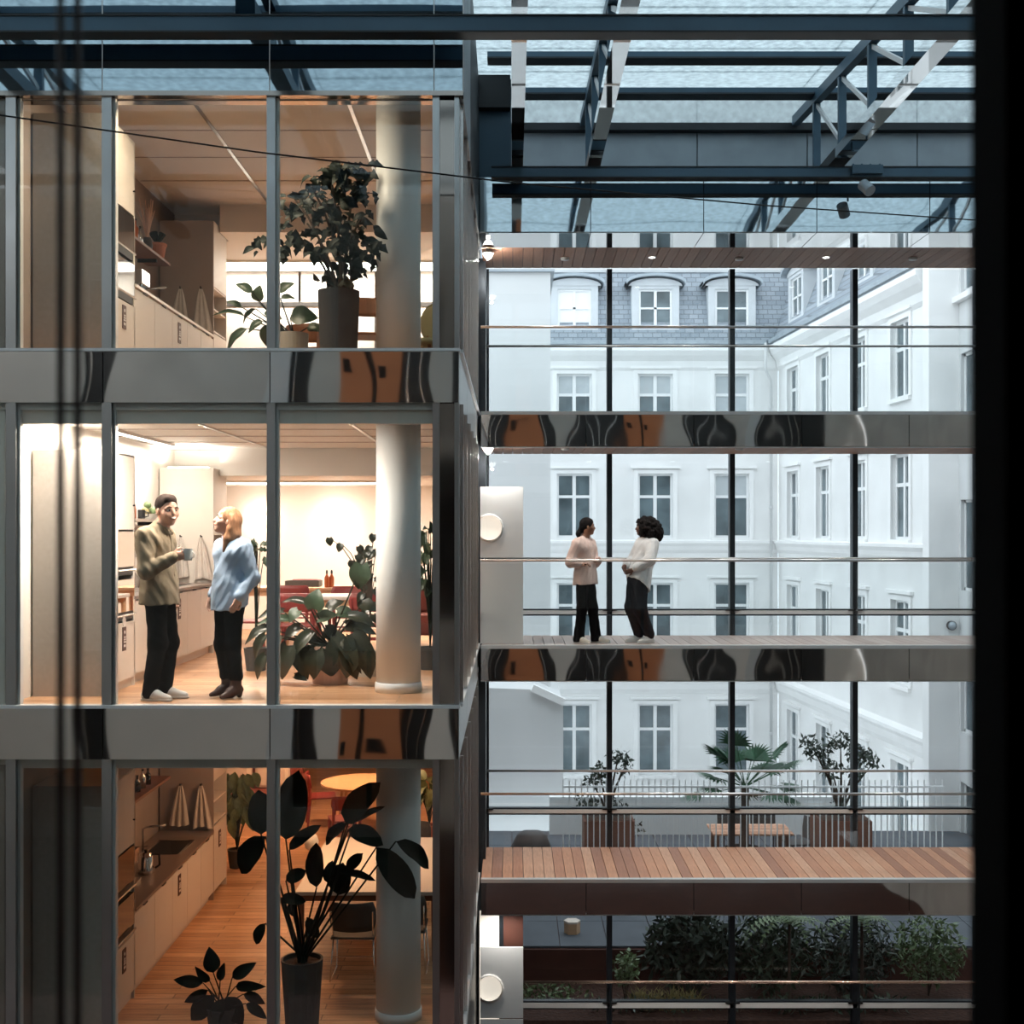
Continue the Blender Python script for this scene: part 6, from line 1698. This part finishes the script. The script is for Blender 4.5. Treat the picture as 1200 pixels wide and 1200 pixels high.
def loose_shirt(m, hem=-0.16, grow=0.026, side=0.0, sleeve=0.88, rs=(0.078, 0.066, 0.055), collar=True, flare=0.178, open_=False):
    def fn(t, p, k, g, torso):
        B = Body(); torso(B, grow)
        B.cone(g['sh_r'], g['neck'], 0.055*k, 0.056*k, 0.05); B.cone(g['sh_l'], g['neck'], 0.055*k, 0.056*k, 0.05)
        for s_ in 'rl':
            w = g['el_'+s_]+(g['wr_'+s_]-g['el_'+s_])*sleeve
            B.chain([g['sh_'+s_], g['el_'+s_], w], [x*k for x in rs], 0.03)
        B.cone(g['belly'], g['pelvis']+p.u*(hem-0.05)*k, 0.155*k, (flare+0.02)*k, 0.06, flat=p.f, ff=1.2)
        hp = g['pelvis']+p.u*hem*k
        B.plane(hp, (p.f*side*0.55+Vector((0, 0, -1))).normalized())
        o = body_obj('shirt', B.mesh(0.0075, wr(0.0042, 75, 75, 40, 2.0)), M[m], t)
        if collar:
            C = Body(); n_ = g['neck']
            for s_ in (-1, 1):
                C.chain([n_-p.f*0.045*k+p.u*0.03*k, n_+p.r*s_*0.052*k+p.u*0.02*k, n_+p.f*0.07*k+p.r*s_*0.025*k-p.u*0.035*k], [0.017*k, 0.019*k, 0.017*k], 0.01)
            body_obj('collar', C.mesh(0.006), M[m], o)
        for i in range(5):
            a = g['neck']*(1-i/5)+g['pelvis']*(i/5); q = a+p.f*(0.11+0.03*min(1, i))*k
            MB().lathe([(0.006, -0.004), (0.006, 0.004)], q, 8).build('button', M['ceramic'], o)
        for s_ in 'rl':
            d = (g['wr_'+s_]-g['el_'+s_]).normalized(); w = g['el_'+s_]+(g['wr_'+s_]-g['el_'+s_])*(sleeve-0.12)
            body_obj('cuff', Body().cone(w, w+d*0.05*k, rs[2]*1.06*k, rs[2]*1.04*k).mesh(0.006), M[m], o)
    return fn
Yw = 11.08
base = Vector((PX(269, Yw), Yw, 0.0)); yaw = math.radians(180+48)
J = dict(head=(0.035, 0, 1.665), neck=(-0.015, 0, 1.505), chest=(-0.02, 0, 1.30), belly=(0.0, 0, 1.10), pelvis=(0.0, 0, 0.94),
         sh_r=(-0.04, 0.17, 1.42), el_r=(-0.09, 0.235, 1.13), wr_r=(0.05, 0.205, 0.945), sh_l=(-0.04, -0.17, 1.42), el_l=(-0.10, -0.235, 1.13), wr_l=(0.045, -0.205, 0.945),
         hip_r=(0, 0.085, 0.90), kn_r=(0.02, 0.085, 0.50), an_r=(-0.03, 0.085, 0.10), toe_r=(0.12, 0.09, 0.03),
         hip_l=(0, -0.085, 0.90), kn_l=(0.03, -0.09, 0.50), an_l=(0.0, -0.10, 0.10), toe_l=(0.15, -0.12, 0.03))
pz = Pose(base, yaw, 1.69)
J_HAND = {'r': (pz.f*0.55+Vector((0, 0, -1)), -pz.r, 0.35, -1), 'l': (pz.f*0.55+Vector((0, 0, -1)), pz.r, 0.35, 1)}
person('woman in light blue shirt with hands in pockets and brown boots', base, yaw, 1.69, 'skin_fair', J, math.radians(180+20), math.radians(16), woman_hair, 'hair_blond',
       loose_shirt('shirt_blue', hem=-0.09, side=-0.35, sleeve=0.80), mk_trousers('trousers_black', 0.072, 0.068, 0.10), mk_shoes('boot_brown', boot=0.15, heel=0.03), female=True, hs=1.08)

# --- woman with the ponytail on the bridge
def pony_hair(t, c, fr, k, g, p):
    f, r, u = fr; at = lambda a, b, z: c+(f*a+r*b+u*z)*k
    B = Body(); B.ell(at(-0.020, 0, 0.040), fr, [0.103*k, 0.086*k, 0.098*k], 0.01)
    B.chain([at(-0.06, 0, -0.01), at(-0.075, 0, -0.06)], [0.045*k, 0.035*k], 0.03)
    B.chain([at(-0.10, 0, -0.02), at(-0.135, 0, -0.10), at(-0.13, 0.0, -0.20)], [0.03*k, 0.036*k, 0.012*k], 0.02)
    B.ell(at(0.088, 0, -0.02), fr, [0.07*k, 0.085*k, 0.085*k], 0, op=-1)
    body_obj('hair', B.mesh(0.006, wr(0.002, 140, 140, 20)), M['hair_black'], t)
Yb = 16.45
base = Vector((PX(686, Yb), Yb, 0.0)); yaw = math.radians(-35)
J = dict(head=(0.04, 0, 1.665), neck=(-0.01, 0, 1.505), chest=(-0.02, 0, 1.30), belly=(0.0, 0, 1.10), pelvis=(0.0, 0, 0.94),
         sh_r=(-0.04, 0.17, 1.42), el_r=(-0.10, 0.24, 1.16), wr_r=(0.05, 0.16, 1.13), sh_l=(-0.02, -0.17, 1.42), el_l=(0.02, -0.235, 1.14), wr_l=(0.19, -0.06, 1.20),
         hip_r=(0, 0.085, 0.90), kn_r=(0.0, 0.09, 0.50), an_r=(-0.06, 0.09, 0.09), toe_r=(0.10, 0.11, 0.03),
         hip_l=(0, -0.085, 0.90), kn_l=(0.06, -0.10, 0.50), an_l=(0.09, -0.15, 0.09), toe_l=(0.26, -0.17, 0.03))
pz = Pose(base, yaw, 1.66)
J_HAND = {'r': (pz.f+Vector((0, 0, 0.1)), Vector((0, 0, -1)), 0.6, -1), 'l': (pz.r+Vector((0, 0, 0.1)), Vector((0, 0, -1)), 0.7, 1)}
person('woman in pale pink blouse with black ponytail on the footbridge', base, yaw, 1.66, 'skin_brown', J, math.radians(4), 0.0, pony_hair, 'hair_black',
       loose_shirt('shirt_pink', hem=-0.10, side=0.1, sleeve=0.55, rs=(0.08, 0.07, 0.062), flare=0.185), mk_trousers('trousers_black', 0.070, 0.078, -0.04), mk_shoes('shoe_cream'), female=True)

# --- woman with the curly hair on the bridge
def curly_hair(t, c, fr, k, g, p):
    f, r, u = fr; at = lambda a, b, z: c+(f*a+r*b+u*z)*k
    B = Body(); r_ = random.Random(7)
    B.ell(at(-0.06, 0, 0.02), fr, [0.15*k, 0.15*k, 0.135*k], 0.02); B.ell(at(-0.14, 0, -0.09), fr, [0.14*k, 0.165*k, 0.14*k], 0.03)
    for i in range(260):
        v = Vector((r_.uniform(-1, 1), r_.uniform(-1, 1), r_.uniform(-1, 1)))
        if v.length < 0.3: continue
        v.normalize(); q = at(-0.095+0.05*v.z, 0, -0.03)+(f*v.x*0.175+r*v.y*0.17+u*v.z*0.18)*k
        B.ell(q, fr, [0.026*k]*3, 0.006)
    B.ell(at(0.125, 0, -0.02), fr, [0.10*k, 0.13*k, 0.10*k], 0, op=-1)
    body_obj('hair', B.mesh(0.007, wr(0.003, 190, 170, 180)), M['hair_black'], t)
Yc = 16.5
base = Vector((PX(751, Yc), Yc, 0.0)); yaw = math.radians(180+25)
J = dict(head=(-0.035, 0, 1.655), neck=(-0.075, 0, 1.505), chest=(-0.08, 0, 1.30), belly=(-0.01, 0, 1.10), pelvis=(0.05, 0, 0.94),
         sh_r=(-0.10, 0.17, 1.42), el_r=(-0.02, 0.25, 1.18), wr_r=(0.19, 0.12, 1.10), sh_l=(-0.10, -0.17, 1.42), el_l=(0.0, -0.25, 1.19), wr_l=(0.20, -0.10, 1.05),
         hip_r=(0.05, 0.085, 0.90), kn_r=(0.10, 0.09, 0.50), an_r=(-0.02, 0.09, 0.09), toe_r=(0.14, 0.11, 0.03),
         hip_l=(0.05, -0.085, 0.90), kn_l=(0.07, -0.09, 0.50), an_l=(-0.09, -0.09, 0.09), toe_l=(0.07, -0.11, 0.03))
pz = Pose(base, yaw, 1.66)
J_HAND = {'r': (pz.f*0.8-pz.r*0.5+Vector((0, 0, -0.5)), -pz.r, 0.6, -1), 'l': (pz.f*0.8+pz.r*0.6+Vector((0, 0, -0.4)), pz.r, 0.6, 1)}
person('woman in loose white shirt with big curly hair on the footbridge', base, yaw, 1.66, 'skin_deep', J, math.radians(180-2), 0.0, curly_hair, 'hair_black',
       loose_shirt('shirt_white', hem=-0.10, side=1.5, sleeve=0.72, rs=(0.085, 0.078, 0.062), grow=0.034, flare=0.185), mk_trousers('trousers_dark', 0.095, 0.075, 0.03, hipr=0.112), mk_shoes('shoe_white'), female=True)
